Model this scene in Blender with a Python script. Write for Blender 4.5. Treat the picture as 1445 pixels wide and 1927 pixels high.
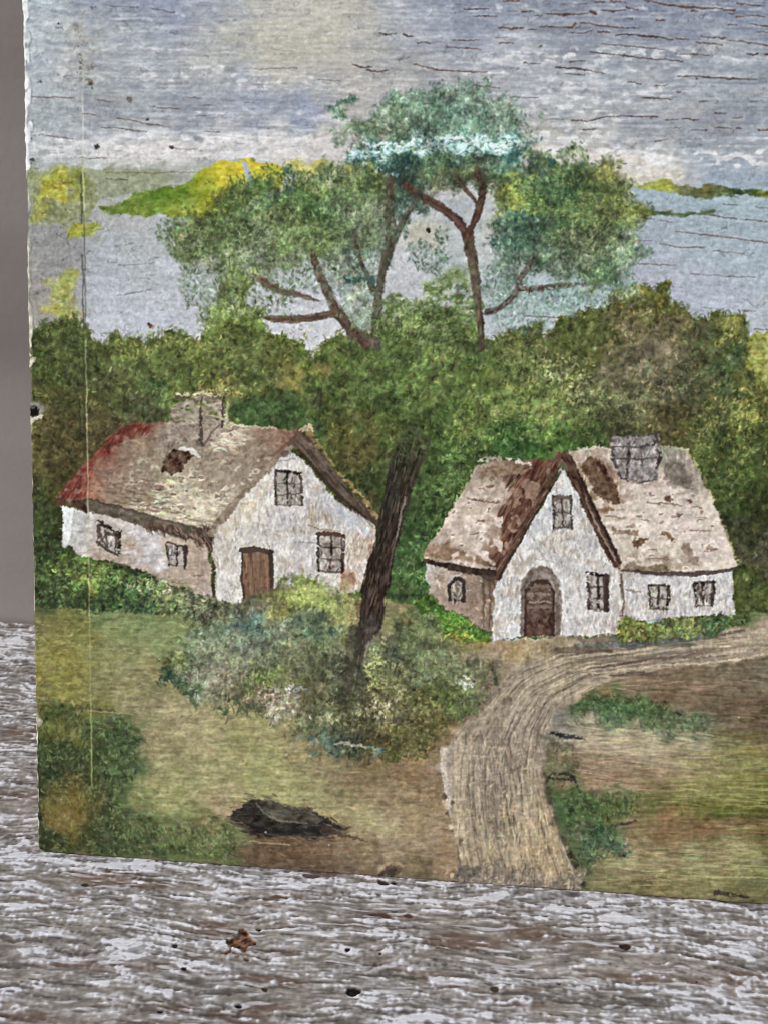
import bpy, bmesh, math
import numpy as np

for o in list(bpy.data.objects):
    bpy.data.objects.remove(o)
scene = bpy.context.scene
COL = scene.collection

# ------------------------------------------------------------------ camera
PITCH = math.radians(32.0)          # looking down at the bench and the leaning panel
CAM_H = 0.410741
FPX = 2300.0                        # focal length in units of the 1445 x 1927 frame
cam_data = bpy.data.cameras.new('camera')
cam = bpy.data.objects.new('camera', cam_data)
COL.objects.link(cam)
cam.location = (0.0, 0.0, CAM_H)
cam.rotation_euler = (math.pi / 2 - PITCH, 0.0, 0.0)
cam_data.sensor_fit = 'VERTICAL'
cam_data.sensor_height = 36.0
cam_data.sensor_width = 27.0
cam_data.lens = 36.0 * FPX / 1927.0
cam_data.clip_start = 0.01
cam_data.clip_end = 100.0
cam_data.dof.use_dof = True
cam_data.dof.focus_distance = 0.54
cam_data.dof.aperture_fstop = 13.0
scene.camera = cam

# ------------------------------------------------------------------ sky, sun, exposure
SUN_EL, SUN_AZ = math.radians(44.0), math.radians(-124.0)   # behind the camera, from the left
world = bpy.data.worlds.new('World')
scene.world = world
world.use_nodes = True
wn = world.node_tree
bg = wn.nodes['Background']
sky = wn.nodes.new('ShaderNodeTexSky')
sky.sky_type = 'NISHITA'
sky.sun_disc = False
sky.sun_elevation = SUN_EL
sky.sun_rotation = SUN_AZ
sky.air_density = 1.0
sky.dust_density = 4.0
sky.ozone_density = 1.0
wn.links.new(sky.outputs['Color'], bg.inputs['Color'])
bg.inputs['Strength'].default_value = 0.08
sun_data = bpy.data.lights.new('sun', 'SUN')
sun_data.energy = 1.5
sun_data.angle = math.radians(25.0)     # soft: bright overcast
sun_data.color = (1.0, 0.975, 0.94)
sun = bpy.data.objects.new('sun', sun_data)
COL.objects.link(sun)
sx, sy = math.sin(SUN_AZ) * math.cos(SUN_EL), math.cos(SUN_AZ) * math.cos(SUN_EL)
from mathutils import Vector, Matrix
sun.rotation_euler = Vector((sx, sy, math.sin(SUN_EL))).to_track_quat('Z', 'Y').to_euler()
sun.location = (sx * 3, sy * 3, 3)
vs = scene.view_settings
vs.view_transform = 'Standard'
vs.look = 'None'
vs.gamma = 1.0
vs.use_curve_mapping = False
vs.exposure = 0.42
scene.cycles.filter_width = 1.0

# white balance of the daylight against the colours as they are seen
PAINT_GAIN = np.array([1.0, 1.04, 1.06], np.float32)
BENCH_GAIN = np.array([.97, 1.0, 1.03], np.float32)
SAT = 0.93
WALL_C1, WALL_C2 = (130, 124, 122), (153, 148, 146)
# ------------------------------------------------------------------ the painter: noise, stamps, masks
rng = np.random.default_rng(7)
X0, Y0, X1, Y1, S = 30.0, -473.6, 1822.1, 1745.1, 0.75
W, H = int((X1 - X0) * S), int((Y1 - Y0) * S)

def gauss_blur(a, sx, sy):
    h, w = a.shape
    fy = np.fft.fftfreq(h)[:, None]
    fx = np.fft.rfftfreq(w)[None, :]
    g = np.exp(-2 * math.pi ** 2 * ((sx * fx) ** 2 + (sy * fy) ** 2))
    return np.fft.irfft2(np.fft.rfft2(a) * g, s=a.shape)

def noise(sx, sy, seed, shape=None, sc=None):
    """smooth noise of unit deviation; sx, sy are its grain in photo units"""
    shape = shape or (H, W)
    sc = sc or S
    r = np.random.default_rng(seed).standard_normal(shape)
    n = gauss_blur(r, sx * sc, sy * sc)
    return ((n - n.mean()) / n.std()).astype(np.float32)

def smooth(e0, e1, x):
    t = np.clip((x - e0) / (e1 - e0), 0, 1)
    return t * t * (3 - 2 * t)

YY, XX = np.mgrid[0:H, 0:W].astype(np.float32)
XX = XX / S + X0
YY = YY / S + Y0
WX1, WY1 = [0.38 * noise(1.3, 1.3, a) + 0.34 * noise(4.5, 4.5, b) for a, b in ((11, 91), (12, 92))]      # fine edge wobble
WX2, WY2 = noise(9, 9, 13), noise(9, 9, 14)              # broad edge wobble
MOT = noise(3.2, 3.2, 15)
MOT2 = noise(1.6, 1.6, 16)
MOTW = noise(14, 14, 17)
TOOTH = (noise(2.2, 1.8, 18) * 0.6 + noise(9, 2.0, 19) * 0.6)

C = np.zeros((H, W, 3), np.float32)      # colours as seen, 0..255
HT = np.zeros((H, W), np.float32)        # paint relief
LAB = np.zeros((H, W), np.int16)         # which painted thing

def field(pts, eps=28.0, power=3.0, warp=12.0):
    """smooth colour field through hand mixed colours (x, y, r, g, b)"""
    p = np.array(pts, np.float32)
    st = 10
    gy, gx = np.mgrid[0:H + st:st, 0:W + st:st].astype(np.float32)
    gx = gx / S + X0
    gy = gy / S + Y0
    num = np.zeros(gx.shape + (3,), np.float32)
    den = np.zeros(gx.shape, np.float32)
    for q in p:
        d = np.sqrt((gx - q[0]) ** 2 + (gy - q[1]) ** 2 + eps ** 2)
        w = (100.0 / d) ** (power * 1.5)
        num += w[..., None] * q[2:5]
        den += w
    g = num / den[..., None]
    fx = np.clip((XX - X0) * S + warp * S * WX2, 0, W - 1.01) / st
    fy = np.clip((YY - Y0) * S + warp * S * WY2, 0, H - 1.01) / st
    ix, iy = fx.astype(int), fy.astype(int)
    tx, ty = (fx - ix)[..., None], (fy - iy)[..., None]
    return (g[iy, ix] * (1 - tx) * (1 - ty) + g[iy, ix + 1] * tx * (1 - ty)
            + g[iy + 1, ix] * (1 - tx) * ty + g[iy + 1, ix + 1] * tx * ty)

def box(x0, y0, x1, y1, pad=0):
    a = max(0, int((y0 - pad - Y0) * S)); b = min(H, int((y1 + pad - Y0) * S) + 2)
    c = max(0, int((x0 - pad - X0) * S)); d = min(W, int((x1 + pad - X0) * S) + 2)
    return (slice(a, b), slice(c, d))

def soften(a, n=1):
    for _ in range(n):
        p = np.pad(a, 1, mode='edge')
        a = (p[:-2, 1:-1] + p[2:, 1:-1] + p[1:-1, :-2] + p[1:-1, 2:] + 2 * a) / 6
    return a

def poly(pts, fine=2.0, broad=0.0, soft=1):
    p = np.array(pts, np.float32)
    sl = box(p[:, 0].min(), p[:, 1].min(), p[:, 0].max(), p[:, 1].max(), 12 + 3 * broad + 3 * fine)
    x = XX[sl] + fine * WX1[sl] + broad * WX2[sl]
    y = YY[sl] + fine * WY1[sl] + broad * WY2[sl]
    ins = np.zeros(x.shape, bool)
    n = len(p)
    for i in range(n):
        xa, ya = p[i]; xb, yb = p[(i + 1) % n]
        if ya == yb:
            continue
        ins ^= ((ya > y) != (yb > y)) & (x < (xb - xa) * (y - ya) / (yb - ya) + xa)
    return sl, soften(ins.astype(np.float32), soft)

def line(pts, widths, fine=1.2, soft=1.0, broad=0.0):
    """a brush line through points, its width given at each"""
    p = np.array(pts, np.float32)
    wl = [widths] if np.isscalar(widths) else list(widths)
    w = np.interp(np.linspace(0, 1, len(p)), np.linspace(0, 1, len(wl)), wl).astype(np.float32)
    sl = box(p[:, 0].min(), p[:, 1].min(), p[:, 0].max(), p[:, 1].max(), w.max() + 8)
    x = XX[sl] + fine * WX1[sl] + broad * WX2[sl]
    y = YY[sl] + fine * WY1[sl] + broad * WY2[sl]
    best = np.full(x.shape, 1e9, np.float32)
    for i in range(len(p) - 1):
        dx, dy = p[i + 1] - p[i]
        L = dx * dx + dy * dy + 1e-6
        t = np.clip(((x - p[i, 0]) * dx + (y - p[i, 1]) * dy) / L, 0, 1)
        d = np.hypot(x - p[i, 0] - t * dx, y - p[i, 1] - t * dy) - 0.5 * (w[i] + (w[i + 1] - w[i]) * t)
        best = np.minimum(best, d)
    return sl, np.clip(0.5 - best / (2 * soft), 0, 1)

def blob(cx, cy, rx, ry, rot=0.0, soft=0.5, fine=3.0, broad=6.0):
    r = max(rx, ry) * (1 + soft) + 20
    sl = box(cx - r, cy - r, cx + r, cy + r)
    x = XX[sl] + fine * WX1[sl] + broad * WX2[sl] - cx
    y = YY[sl] + fine * WY1[sl] + broad * WY2[sl] - cy
    c, s = math.cos(math.radians(rot)), math.sin(math.radians(rot))
    d = np.hypot((x * c + y * s) / rx, (-x * s + y * c) / ry)
    return sl, 1 - smooth(1 - soft, 1 + soft, d)

def lay(m, col, amt=1.0, h=0.0, lab=None, mott=0.0, dry=None):
    """lay colour through a mask; dry > -2 breaks it up over the tooth of the ground"""
    sl, a = m
    a = a * amt
    if dry is not None:
        a = a * smooth(dry - 0.35, dry + 0.35, TOOTH[sl])
    col = np.asarray(col, np.float32)
    if col.ndim == 3:
        col = col[sl]
    if mott:
        col = col + mott * MOT[sl][..., None] + 0.6 * mott * MOT2[sl][..., None]
    C[sl] += a[..., None] * (col - C[sl])
    if h:
        HT[sl] += h * a
    if lab is not None:
        LAB[sl][a > 0.5] = lab

def glaze(m, col, amt):
    lay(m, col, amt)

# stamps: short curved brush marks, in a bank by size
_banks = {}
def bank(ln, wd, ang, jit, curl=0.25, n=48):
    key = (ln, wd, ang, jit, curl)
    if key in _banks:
        return _banks[key]
    r = np.random.default_rng(abs(hash(key)) % 99991 if False else int(ln * 131 + wd * 17 + ang * 3 + jit))
    out = []
    for _ in range(n):
        L = ln * S * r.uniform(0.6, 1.3)
        wdt = wd * S * r.uniform(0.65, 1.25)
        a = math.radians(ang + r.uniform(-jit, jit))
        k = r.uniform(-curl, curl) * 0.55 * L
        half = int(L / 2 + wdt + abs(k) + 2)
        yy, xx = np.mgrid[-half:half + 1, -half:half + 1].astype(np.float32)
        c, s = math.cos(a), math.sin(a)
        u = xx * c + yy * s
        v = -xx * s + yy * c
        t = np.clip(u / (L / 2 + 1e-3), -1, 1)
        v = v - k * (1 - t * t)
        taper = 1 - 0.55 * np.abs(t) ** 2
        d = np.hypot(np.maximum(np.abs(u) - L / 2, 0), v) / (0.5 * wdt * taper + 0.35)
        m = np.clip(1.35 - d, 0, 1) ** 0.8
        m *= 0.75 + 0.35 * np.sin(v * (5.0 / max(wdt, 1.5)) + r.uniform(0, 6))
        out.append((half, np.clip(m, 0, 1).astype(np.float32)))
    _banks[key] = out
    return out

def stamp(b, x, y, col, alpha, h=0.0, lab=None):
    half, m = b
    ix, iy = int((x - X0) * S), int((y - Y0) * S)
    a, c = iy - half, ix - half
    b_, d = iy + half + 1, ix + half + 1
    if a < 0 or c < 0 or b_ > H or d > W:
        if b_ <= 0 or d <= 0 or a >= H or c >= W:
            return
        m = m[max(0, -a):m.shape[0] - max(0, b_ - H), max(0, -c):m.shape[1] - max(0, d - W)]
        a, c, b_, d = max(a, 0), max(c, 0), min(b_, H), min(d, W)
    k = m * alpha
    q = C[a:b_, c:d]
    q += k[..., None] * (col - q)
    if h:
        HT[a:b_, c:d] += h * m
    if lab is not None:
        LAB[a:b_, c:d][k > 0.45] = lab

def dabs(m, n, ln, wd, ang=90, jit=40, var=0.16, hue=0.05, alpha=0.7, h=0.25, col=None, bias=0.0,
         curl=0.25, lab=None, sat=0.0, off=0.0):
    """n brush dabs scattered over a mask, each in the colour that lies there, a little lighter or darker"""
    sl, a = m
    a = np.clip(a, 0, 1).astype(np.float64)
    flat = np.cumsum(a.ravel())
    if flat[-1] <= 0:
        return
    idx = np.searchsorted(flat, rng.random(n) * flat[-1])
    idx = np.minimum(idx, a.size - 1)
    iy, ix = idx // a.shape[1] + sl[0].start, idx % a.shape[1] + sl[1].start
    bk = bank(ln, wd, ang, jit, curl)
    ks = rng.integers(0, len(bk), n)
    v = rng.normal(bias, var, n)
    hu = rng.normal(0, hue, (n, 3))
    base = C[iy, ix].copy() if col is None else np.broadcast_to(np.asarray(col, np.float32), (n, 3))
    cols = np.clip(base * (1 + v)[:, None] * (1 + hu), 6, 250)
    if off:
        ox, oy = rng.normal(0, off, n), rng.normal(0, off, n)
    else:
        ox = oy = np.zeros(n)
    al = alpha * rng.uniform(0.6, 1.2, n)
    for i in range(n):
        stamp(bk[ks[i]], ix[i] / S + X0 + ox[i], iy[i] / S + Y0 + oy[i], cols[i], min(al[i], 1.0), h, lab)

def rect_mask(x0, y0, x1, y1):
    sl = box(x0, y0, x1, y1)
    return sl, np.ones(XX[sl].shape, np.float32)

ALL = (slice(0, H), slice(0, W))
def full(a):
    return ALL, a

(L_SKY, L_LAKE, L_SHORE, L_THICK, L_FIELD, L_ROAD, L_CROWN, L_TRUNK, L_BUSH, L_ROCK, L_HEDGE, L_HEDGE2,
 LA_WALL, LA_ROOF, LA_CHIM, LA_DOOR, LA_W1, LA_W2, LA_W3, LA_W4,
 LB_WALL, LB_ROOF, LB_CHIM, LB_DOOR, LB_W1, LB_W2, LB_W3, LB_W4, LB_W5, L_HOLE,
 L_SHORE2, L_SHORE3, L_LAKE2, L_LAKE3, L_LAKE4) = range(35)

# ------------------------------------------------------------------ sky
sky_pts = [
 (80,-80,170,180,188),(300,-80,146,153,175),(560,-80,178,178,176),(900,-80,136,143,160),(1400,-80,128,136,154),
 (60,10,178,188,194),(120,10,174,183,190),(190,5,142,148,166),(300,12,146,153,176),(420,15,162,167,180),(540,12,180,179,178),(640,10,180,178,172),(760,10,164,169,182),(900,8,140,147,164),(1050,10,138,144,158),(1200,10,132,138,156),(1400,10,130,138,156),(1600,10,130,138,154),
 (80,70,182,188,194),(150,70,172,174,174),(230,60,160,165,174),(300,50,160,165,178),(440,75,182,181,176),(520,60,188,186,174),(610,70,187,184,172),(690,80,176,176,176),(780,70,160,166,180),(900,70,148,155,170),(1100,75,144,149,162),(1300,75,140,146,162),(1600,75,138,145,160),
 (80,130,182,188,196),(150,120,176,178,176),(250,110,172,177,182),(400,120,178,180,180),(540,110,188,185,175),(650,120,182,178,174),(760,120,176,176,178),(950,105,176,179,186),(1150,100,166,171,180),(1350,105,170,175,182),(1600,105,165,170,180),
 (90,170,172,178,184),(250,160,166,171,178),(450,155,162,167,180),(600,165,168,170,180),(740,165,184,182,180),(880,160,178,178,180),(1000,160,172,176,184),(1150,160,166,171,180),(1300,155,158,163,172),(1440,160,152,157,167),(1600,160,150,156,166),
 (90,205,160,166,170),(200,210,150,154,162),(350,205,150,156,168),(480,200,148,155,172),(570,210,150,160,184),(660,205,182,178,174),(1050,205,178,182,188),(1200,210,160,165,173),(1400,215,150,155,164),(1600,215,150,155,164),
 (90,240,162,168,172),(200,238,154,159,166),(350,235,160,165,175),(480,240,156,162,178),(580,240,158,166,184),(640,245,192,188,184),(1040,240,188,188,188),(1200,240,152,156,164),(1350,245,154,158,165),(1600,245,152,157,165),
 (90,270,192,198,202),(200,268,206,207,208),(320,268,202,203,206),(430,265,196,196,200),(540,262,204,200,196),(620,262,206,200,194),(1020,265,206,200,192),(1110,262,190,190,190),(1200,268,160,165,174),(1300,275,152,158,168),(1430,275,164,170,178),(1600,275,164,170,178),
 (90,300,182,188,190),(200,290,210,210,210),(320,290,206,206,206),(430,288,204,202,202),(540,290,206,200,192),(620,292,206,199,190),(1020,290,212,204,192),(1130,290,208,203,194),(1200,295,206,204,200),(1300,303,182,188,196),(1430,300,180,186,193),(1600,300,180,186,193),
 (90,330,150,150,140),(220,325,158,160,150),(320,328,160,162,150),(420,320,165,166,155),(1180,325,205,198,186),(1260,325,205,199,190),(1330,325,152,164,180),(1430,325,150,162,178),(1600,325,150,162,178),
 (220,365,160,162,154),(300,350,160,162,150),(1250,350,170,165,140),(1400,345,152,164,180)]
C[:] = field(sky_pts, eps=22, power=2.6, warp=7)
streak = noise(46, 1.7, 21) * 0.65 + noise(16, 1.4, 22) * 0.55
streak2 = noise(90, 5, 23)
cur = noise(5.5, 3.0, 24)
top = 1 - smooth(250, 330, YY)
edge_in = smooth(150, 200, XX)                  # the strip left of the scored line is brushed differently
C *= np.array([1.025, 1.03, 1.02], np.float32)
C += ((6.0 * streak + 4.0 * streak2) * top * (0.35 + 0.65 * edge_in) + 3.2 * cur + 3.0 * MOT2)[..., None]
HT += 0.30 * streak * top * edge_in + 0.22 * cur
# dragged white: thin broken streaks and curdled cloud rims
for (yy, hh, xa, xb, amt, thr) in [(-420,40,200,1790,.5,.5),(-350,30,600,1790,.5,.4),(-280,40,180,900,.5,.5),(-210,36,700,1790,.5,.4),(-140,30,200,1200,.5,.5),(-70,30,500,1790,.5,.5),(-30,24,180,700,.5,.5),(12,26,560,1445,.45,.75),(30,12,180,360,.55,.5),(52,14,180,320,.5,.6),(92,10,170,480,.6,.35),(132,8,260,440,.6,.3),(148,9,190,330,.75,.0),
        (104,26,900,1445,.75,.15),(135,22,860,1300,.55,.55),(160,34,450,720,.6,.55),(150,34,180,700,.55,.55),(175,46,1000,1300,.55,.35),(205,50,960,1200,.6,.3),(214,26,320,600,.5,.6),
        (238,24,430,640,.5,.5),(262,24,186,640,.95,-.2),(284,34,176,640,.95,-.9),(255,44,980,1150,.85,-.2),(290,38,985,1270,.9,-.7),(312,40,1000,1270,.85,-.9),(292,16,1250,1790,.9,.0),(302,12,1300,1790,.8,.2),(268,20,1300,1790,.6,.4),
        (310,10,1340,1790,.75,.35),(262,30,55,170,.7,-.1),(284,28,60,165,.7,-.3),(130,60,60,160,.5,.5),(40,60,60,160,.4,.6)]:
    m = np.exp(-((YY - yy - 3 * WY2) / (hh * 0.55)) ** 2) * smooth(xa - 30, xa + 40, XX) * (1 - smooth(xb - 40, xb + 30, XX))
    t = cur * 0.75 + streak * 0.35 + MOT * 0.35
    k = m * amt * smooth(thr - 0.2, thr + 0.5, t)
    C += k[..., None] * (np.array([230, 229, 229]) - C)
    HT += 0.5 * k
# grey-violet scumble between them
k = smooth(0.3, 1.3, noise(8, 3.2, 25) * 0.8 + streak * 0.3) * top * 0.34
C += k[..., None] * (np.array([128, 134, 152]) - C)
k = smooth(0.6, 1.6, noise(40, 12, 26)) * top * edge_in * 0.2
C += k[..., None] * (np.array([196, 192, 184]) - C)
m = rect_mask(180, -450, 1790, 300)
lay(blob(585,40,130,110,0,.7), (194,190,176), .62)
m = rect_mask(180, -450, 1790, 300)
dabs(m, 4600, 46, 3.0, ang=1.5, jit=4, var=0.055, hue=0.012, alpha=0.55, h=0.22, curl=0.04)
dabs(m, 6800, 13, 3.4, ang=5, jit=60, var=0.075, hue=0.012, alpha=0.5, h=0.25, curl=0.4)
m = rect_mask(60, -450, 185, 330)
dabs(m, 2200, 12, 3.4, ang=30, jit=90, var=0.07, hue=0.012, alpha=0.55, h=0.2, curl=0.4)
lay(poly([(960,312),(985,296),(1040,288),(1100,284),(1180,290),(1236,306),(1240,316),(1288,324),(1290,338),(1232,332),(1190,346),(1100,340),(960,340)], 3, 2, 1), (216,208,196), .85, .5, mott=8, dry=-.75)
lay(poly([(180,276),(260,266),(420,262),(560,258),(650,250),(660,296),(560,304),(420,300),(330,308),(190,312)], 3, 4, 2), (212,207,202), .6, .4, mott=8, dry=-.5)
LAB[:] = L_SKY

# ------------------------------------------------------------------ far water and shores
lake_pts = [
 (60,430,150,150,146),(100,440,148,149,148),(140,470,150,150,152),(70,520,152,148,140),(60,590,160,156,146),(120,580,164,160,150),(100,500,152,151,150),(130,420,150,150,130),
 (170,400,172,174,168),(250,410,176,178,176),(200,470,178,186,192),(200,540,182,188,196),(200,600,190,194,202),(280,440,178,183,184),(290,520,184,190,194),(290,600,192,197,206),(340,560,190,194,200),(380,420,180,184,186),
 (400,610,196,198,204),(520,540,196,200,204),(560,620,206,206,210),(620,540,196,198,204),(560,640,208,208,212),
 (800,400,184,190,192),(800,440,188,184,160),(790,480,196,198,204),(840,480,182,190,190),(860,400,176,182,188),(930,400,190,192,180),(990,600,186,196,200),(1000,640,194,198,208),(1060,560,180,196,198),(940,560,178,186,188),
 (1200,370,158,178,184),(1330,372,158,178,186),(1430,380,162,178,186),(1230,420,164,176,186),(1330,430,164,178,186),(1430,440,164,178,188),(1230,480,170,180,190),(1400,500,172,184,194),(1230,520,180,184,194),(1350,560,180,186,198),(1430,600,180,186,192),(1600,400,160,176,184),(1600,560,178,186,194),(1600,640,170,178,180)]
lk = field(lake_pts, eps=26, power=2.6, warp=8)
lk = lk + (3.5 * MOT + 4.5 * MOT2 + 2.5 * noise(20, 3, 31))[..., None]
lakem = smooth(366, 384, YY + 4 * WY2)
lakem_r = smooth(346, 356, YY + 2 * WY1) * smooth(1170, 1200, XX)
lk_a = np.maximum(lakem, lakem_r)
lay(full(lk_a), lk, 1.0, lab=L_LAKE)
# left strip: olive and dirty grey behind the yellow tufts
lay(poly([(50,318),(165,316),(255,318),(330,330),(300,360),(190,372),(160,420),(55,420)], 2, 4, 2), (150,152,122), 0.75, 0.1, lab=L_SHORE, mott=8)
lay(poly([(60,330),(165,326),(185,345),(175,400),(120,420),(60,410)], 3, 6, 2), (142,142,100), 0.7, lab=L_SHORE, mott=10)
for b, c, a in [((120,345,40,28,0),(168,164,58),.9),((95,360,22,18,0),(176,168,64),.85),((152,340,18,24,0),(138,142,66),.8),((75,395,14,16,0),(168,160,78),.7),((148,434,26,11,-12),(166,164,56),.9),((172,432,14,8,-8),(150,154,70),.8),((122,545,22,34,8),(166,166,84),.85),((112,590,20,12,20),(172,168,78),.8),((134,580,14,20,0),(160,160,84),.7),((96,530,10,8,0),(168,164,96),.6)]:
    m = blob(*b, soft=.4)
    lay(m, c, a, 0.25, lab=L_SHORE, mott=10)
    dabs(m, 60, 10, 4, ang=40, jit=90, var=.12, hue=.06, alpha=.7)
lay(rect_mask(100,340,168,346), (110,108,60), .25)
# left shore, yellow over green
sh = poly([(185,393),(215,382),(250,372),(262,364),(300,356),(340,350),(362,338),(384,318),(415,307),(450,304),(500,307),(524,312),(540,330),(520,350),(480,372),(450,392),(395,415),(345,411),(300,406),(240,402),(195,400)], 2.5, 3, 1)
shf = field([(200,393,120,134,70),(250,385,104,128,48),(300,375,98,128,44),(350,365,104,130,44),(330,400,140,150,56),(390,350,150,156,44),(400,395,176,166,44),(370,408,170,164,60),(420,330,198,182,48),(440,360,184,168,38),(460,320,206,188,54),(500,325,204,188,56),(500,350,170,160,50),(450,385,160,158,48),(260,395,130,144,62)], 14, 3, 4)
lay(sh, shf, 1, 0.35, lab=L_SHORE, mott=9)
dabs(sh, 420, 16, 5, ang=-12, jit=35, var=.10, hue=.06, alpha=.6, h=.25)
dabs(poly([(410,310),(520,310),(460,360),(420,370)],1), 60, 14, 5, ang=0, jit=30, col=(216,198,70), var=.05, alpha=.6)
lay(line([(460,306),(466,325),(474,346)], [9,12,12]), (178,178,184), .95, .2, mott=6)
lay(blob(585,318,44,14,0,.4), (196,184,84), .8, .2, lab=L_SHORE, mott=10)
lay(blob(650,314,14,9,0,.4), (180,176,64), .8, .2, lab=L_SHORE)
lay(poly([(190,318),(320,320),(330,326),(200,332)],2,2,2), (136,140,104), .5)
# right shores
sr = poly([(1190,352),(1205,344),(1225,340),(1240,332),(1262,334),(1270,345),(1300,348),(1340,346),(1356,352),(1390,358),(1410,360),(1425,356),(1445,358),(1830,352),(1830,372),(1445,372),(1400,370),(1350,370),(1310,374),(1280,368),(1250,360),(1210,356)], 2.2, 2, 1)
srf = field([(1200,348,160,160,96),(1240,342,172,172,80),(1260,345,160,160,80),(1290,356,116,116,80),(1330,352,120,112,70),(1350,362,90,100,68),(1390,362,72,90,62),(1420,364,70,84,54),(1440,362,120,128,64),(1300,370,84,96,70),(1600,362,80,92,60)], 12, 3, 4)
lay(sr, srf, 1, .3, lab=L_SHORE2, mott=9)
dabs(sr, 170, 13, 4, ang=4, jit=30, var=.13, hue=.05, alpha=.65)
sr2 = poly([(1182,388),(1200,390),(1230,397),(1262,396),(1300,402),(1330,397),(1358,398),(1330,405),(1290,407),(1240,405),(1205,404),(1184,402)], 1.5, 1.5, 1)
lay(sr2, (82,98,62), .95, .25, lab=L_SHORE2, mott=9)
lay(blob(1192,398,16,8,5,.4), (160,156,78), .7, .1)
dabs(sr2, 70, 10, 4, ang=4, jit=35, var=.15, hue=.06, alpha=.6)
lay(line([(1184,388),(1190,520)], [14,6]), (170,180,182), .35)
dabs(full(np.clip(lk_a * (YY < 680) * (LAB == L_LAKE), 0, 1)), 3600, 11, 3.6, ang=20, jit=90, var=.05, hue=.012, alpha=.55, h=.28, curl=.4)
dabs(rect_mask(1190,372,1790,600), 900, 15, 3.4, ang=5, jit=20, var=.05, hue=.012, alpha=.55, h=.25, curl=.2)

# ------------------------------------------------------------------ wood thicket behind the houses
th_pts = [
 (70,650,72,86,46),(130,640,70,84,46),(95,690,76,92,44),(150,700,72,86,48),(80,740,82,82,46),(140,770,72,76,42),(90,810,86,82,48),(140,850,80,74,44),(90,880,82,78,46),(120,915,72,70,38),(80,950,60,72,40),(100,1010,62,78,40),(80,1060,58,70,42),(110,1100,60,72,44),
 (190,670,78,90,48),(240,670,92,106,58),(225,720,84,92,52),(190,760,86,84,50),(230,790,88,82,58),(210,830,86,80,52),(300,640,96,108,58),(310,690,90,106,56),(290,740,74,98,56),(330,720,96,112,58),(250,770,78,86,56),(370,640,92,106,54),(420,630,88,102,54),(390,690,96,110,54),(450,690,96,112,62),(430,730,110,116,66),
 (480,760,58,88,50),(540,770,60,86,48),(500,720,88,104,56),(545,700,104,110,56),(560,745,92,98,58),(600,670,86,104,52),(620,730,84,104,54),(590,790,68,90,48),(640,800,88,92,48),(620,850,80,84,46),(680,860,82,80,44),(700,920,62,78,42),(660,900,70,80,44),(690,960,78,76,42),
 (680,700,82,102,54),(740,700,78,100,52),(740,770,74,96,50),(820,720,90,110,58),(820,780,72,92,48),(760,650,92,116,66),(830,650,100,120,66),(900,650,78,100,60),(930,700,96,116,60),
 (850,840,66,92,46),(900,800,96,116,60),(960,830,52,86,44),(1040,830,72,104,50),(1110,820,70,92,48),(880,890,66,88,46),(840,930,66,86,46),(860,980,60,86,44),(790,950,66,92,50),(780,1010,60,90,50),(770,1070,64,94,52),(800,1110,60,90,52),(760,1120,74,98,56),
 (960,640,104,116,64),(1000,640,108,118,70),(960,700,86,106,58),(1020,720,92,108,62),(960,760,98,120,62),(1040,770,106,126,68),(1060,650,82,92,50),(1120,620,80,90,48),(1100,680,84,92,50),(1120,730,86,94,60),(1090,780,92,110,66),(1150,650,94,94,58),(1200,560,92,98,48),(1250,560,94,100,48),(1200,620,108,106,72),(1260,620,108,104,74),(1180,680,116,110,88),(1250,670,118,114,90),(1300,650,86,92,58),(1350,640,74,86,50),(1380,620,108,112,62),(1200,740,88,90,64),(1260,740,72,74,58),(1320,720,76,82,56),(1380,700,66,84,54),(1390,660,64,84,52),(1180,790,78,82,54),(1250,800,80,76,46),(1290,790,80,76,44),(1320,800,82,92,54),(1400,780,88,100,52),(1440,760,92,104,50),(1360,850,74,92,48),(1430,860,72,88,46),(1380,930,64,82,42),(1430,960,62,70,36),(1400,1000,66,72,48),(1430,1050,82,80,60),(1400,1100,70,84,42),(1430,1150,72,84,44),(1440,690,150,150,66),(1430,710,126,128,60),(1600,750,88,98,50),(1600,950,64,76,40),(1600,1100,76,80,50)]
thf = field(th_pts, eps=20, power=3.0, warp=11)
thick = poly([(36,640),(60,622),(90,614),(118,602),(142,600),(152,612),(165,614),(180,640),(196,652),(205,648),(213,634),(228,629),(244,642),(262,638),(275,650),(290,645),(302,628),(320,621),(345,630),(370,642),(392,630),(430,600),(480,590),(505,628),(545,632),(575,655),(592,672),(608,650),(640,628),(690,630),(760,600),(840,580),(900,640),(925,642),(948,628),(985,612),(1020,606),(1016,628),(1024,638),(1048,608),(1078,588),(1108,592),(1128,582),(1140,588),(1142,568),(1160,552),(1178,552),(1188,558),(1196,536),(1212,536),(1230,548),(1240,532),(1258,528),(1262,566),(1275,574),(1290,572),(1294,590),(1310,602),(1330,600),(1336,592),(1362,590),(1388,588),(1400,604),(1404,640),(1402,690),(1428,720),(1450,735),(1830,730),(1830,1200),(36,1200)], 3.0, 2.5, 1)
yel = poly([(1395,632),(1450,622),(1830,630),(1830,760),(1420,730),(1398,700)], 3, 3, 1)
lay(yel, (150,150,72), 1, .2, lab=L_SHORE3, mott=14)
dabs(yel, 160, 18, 4, ang=3, jit=25, var=.14, hue=.06, alpha=.7)
lay(thick, thf, 1, .3, lab=L_THICK, mott=6)

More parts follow.
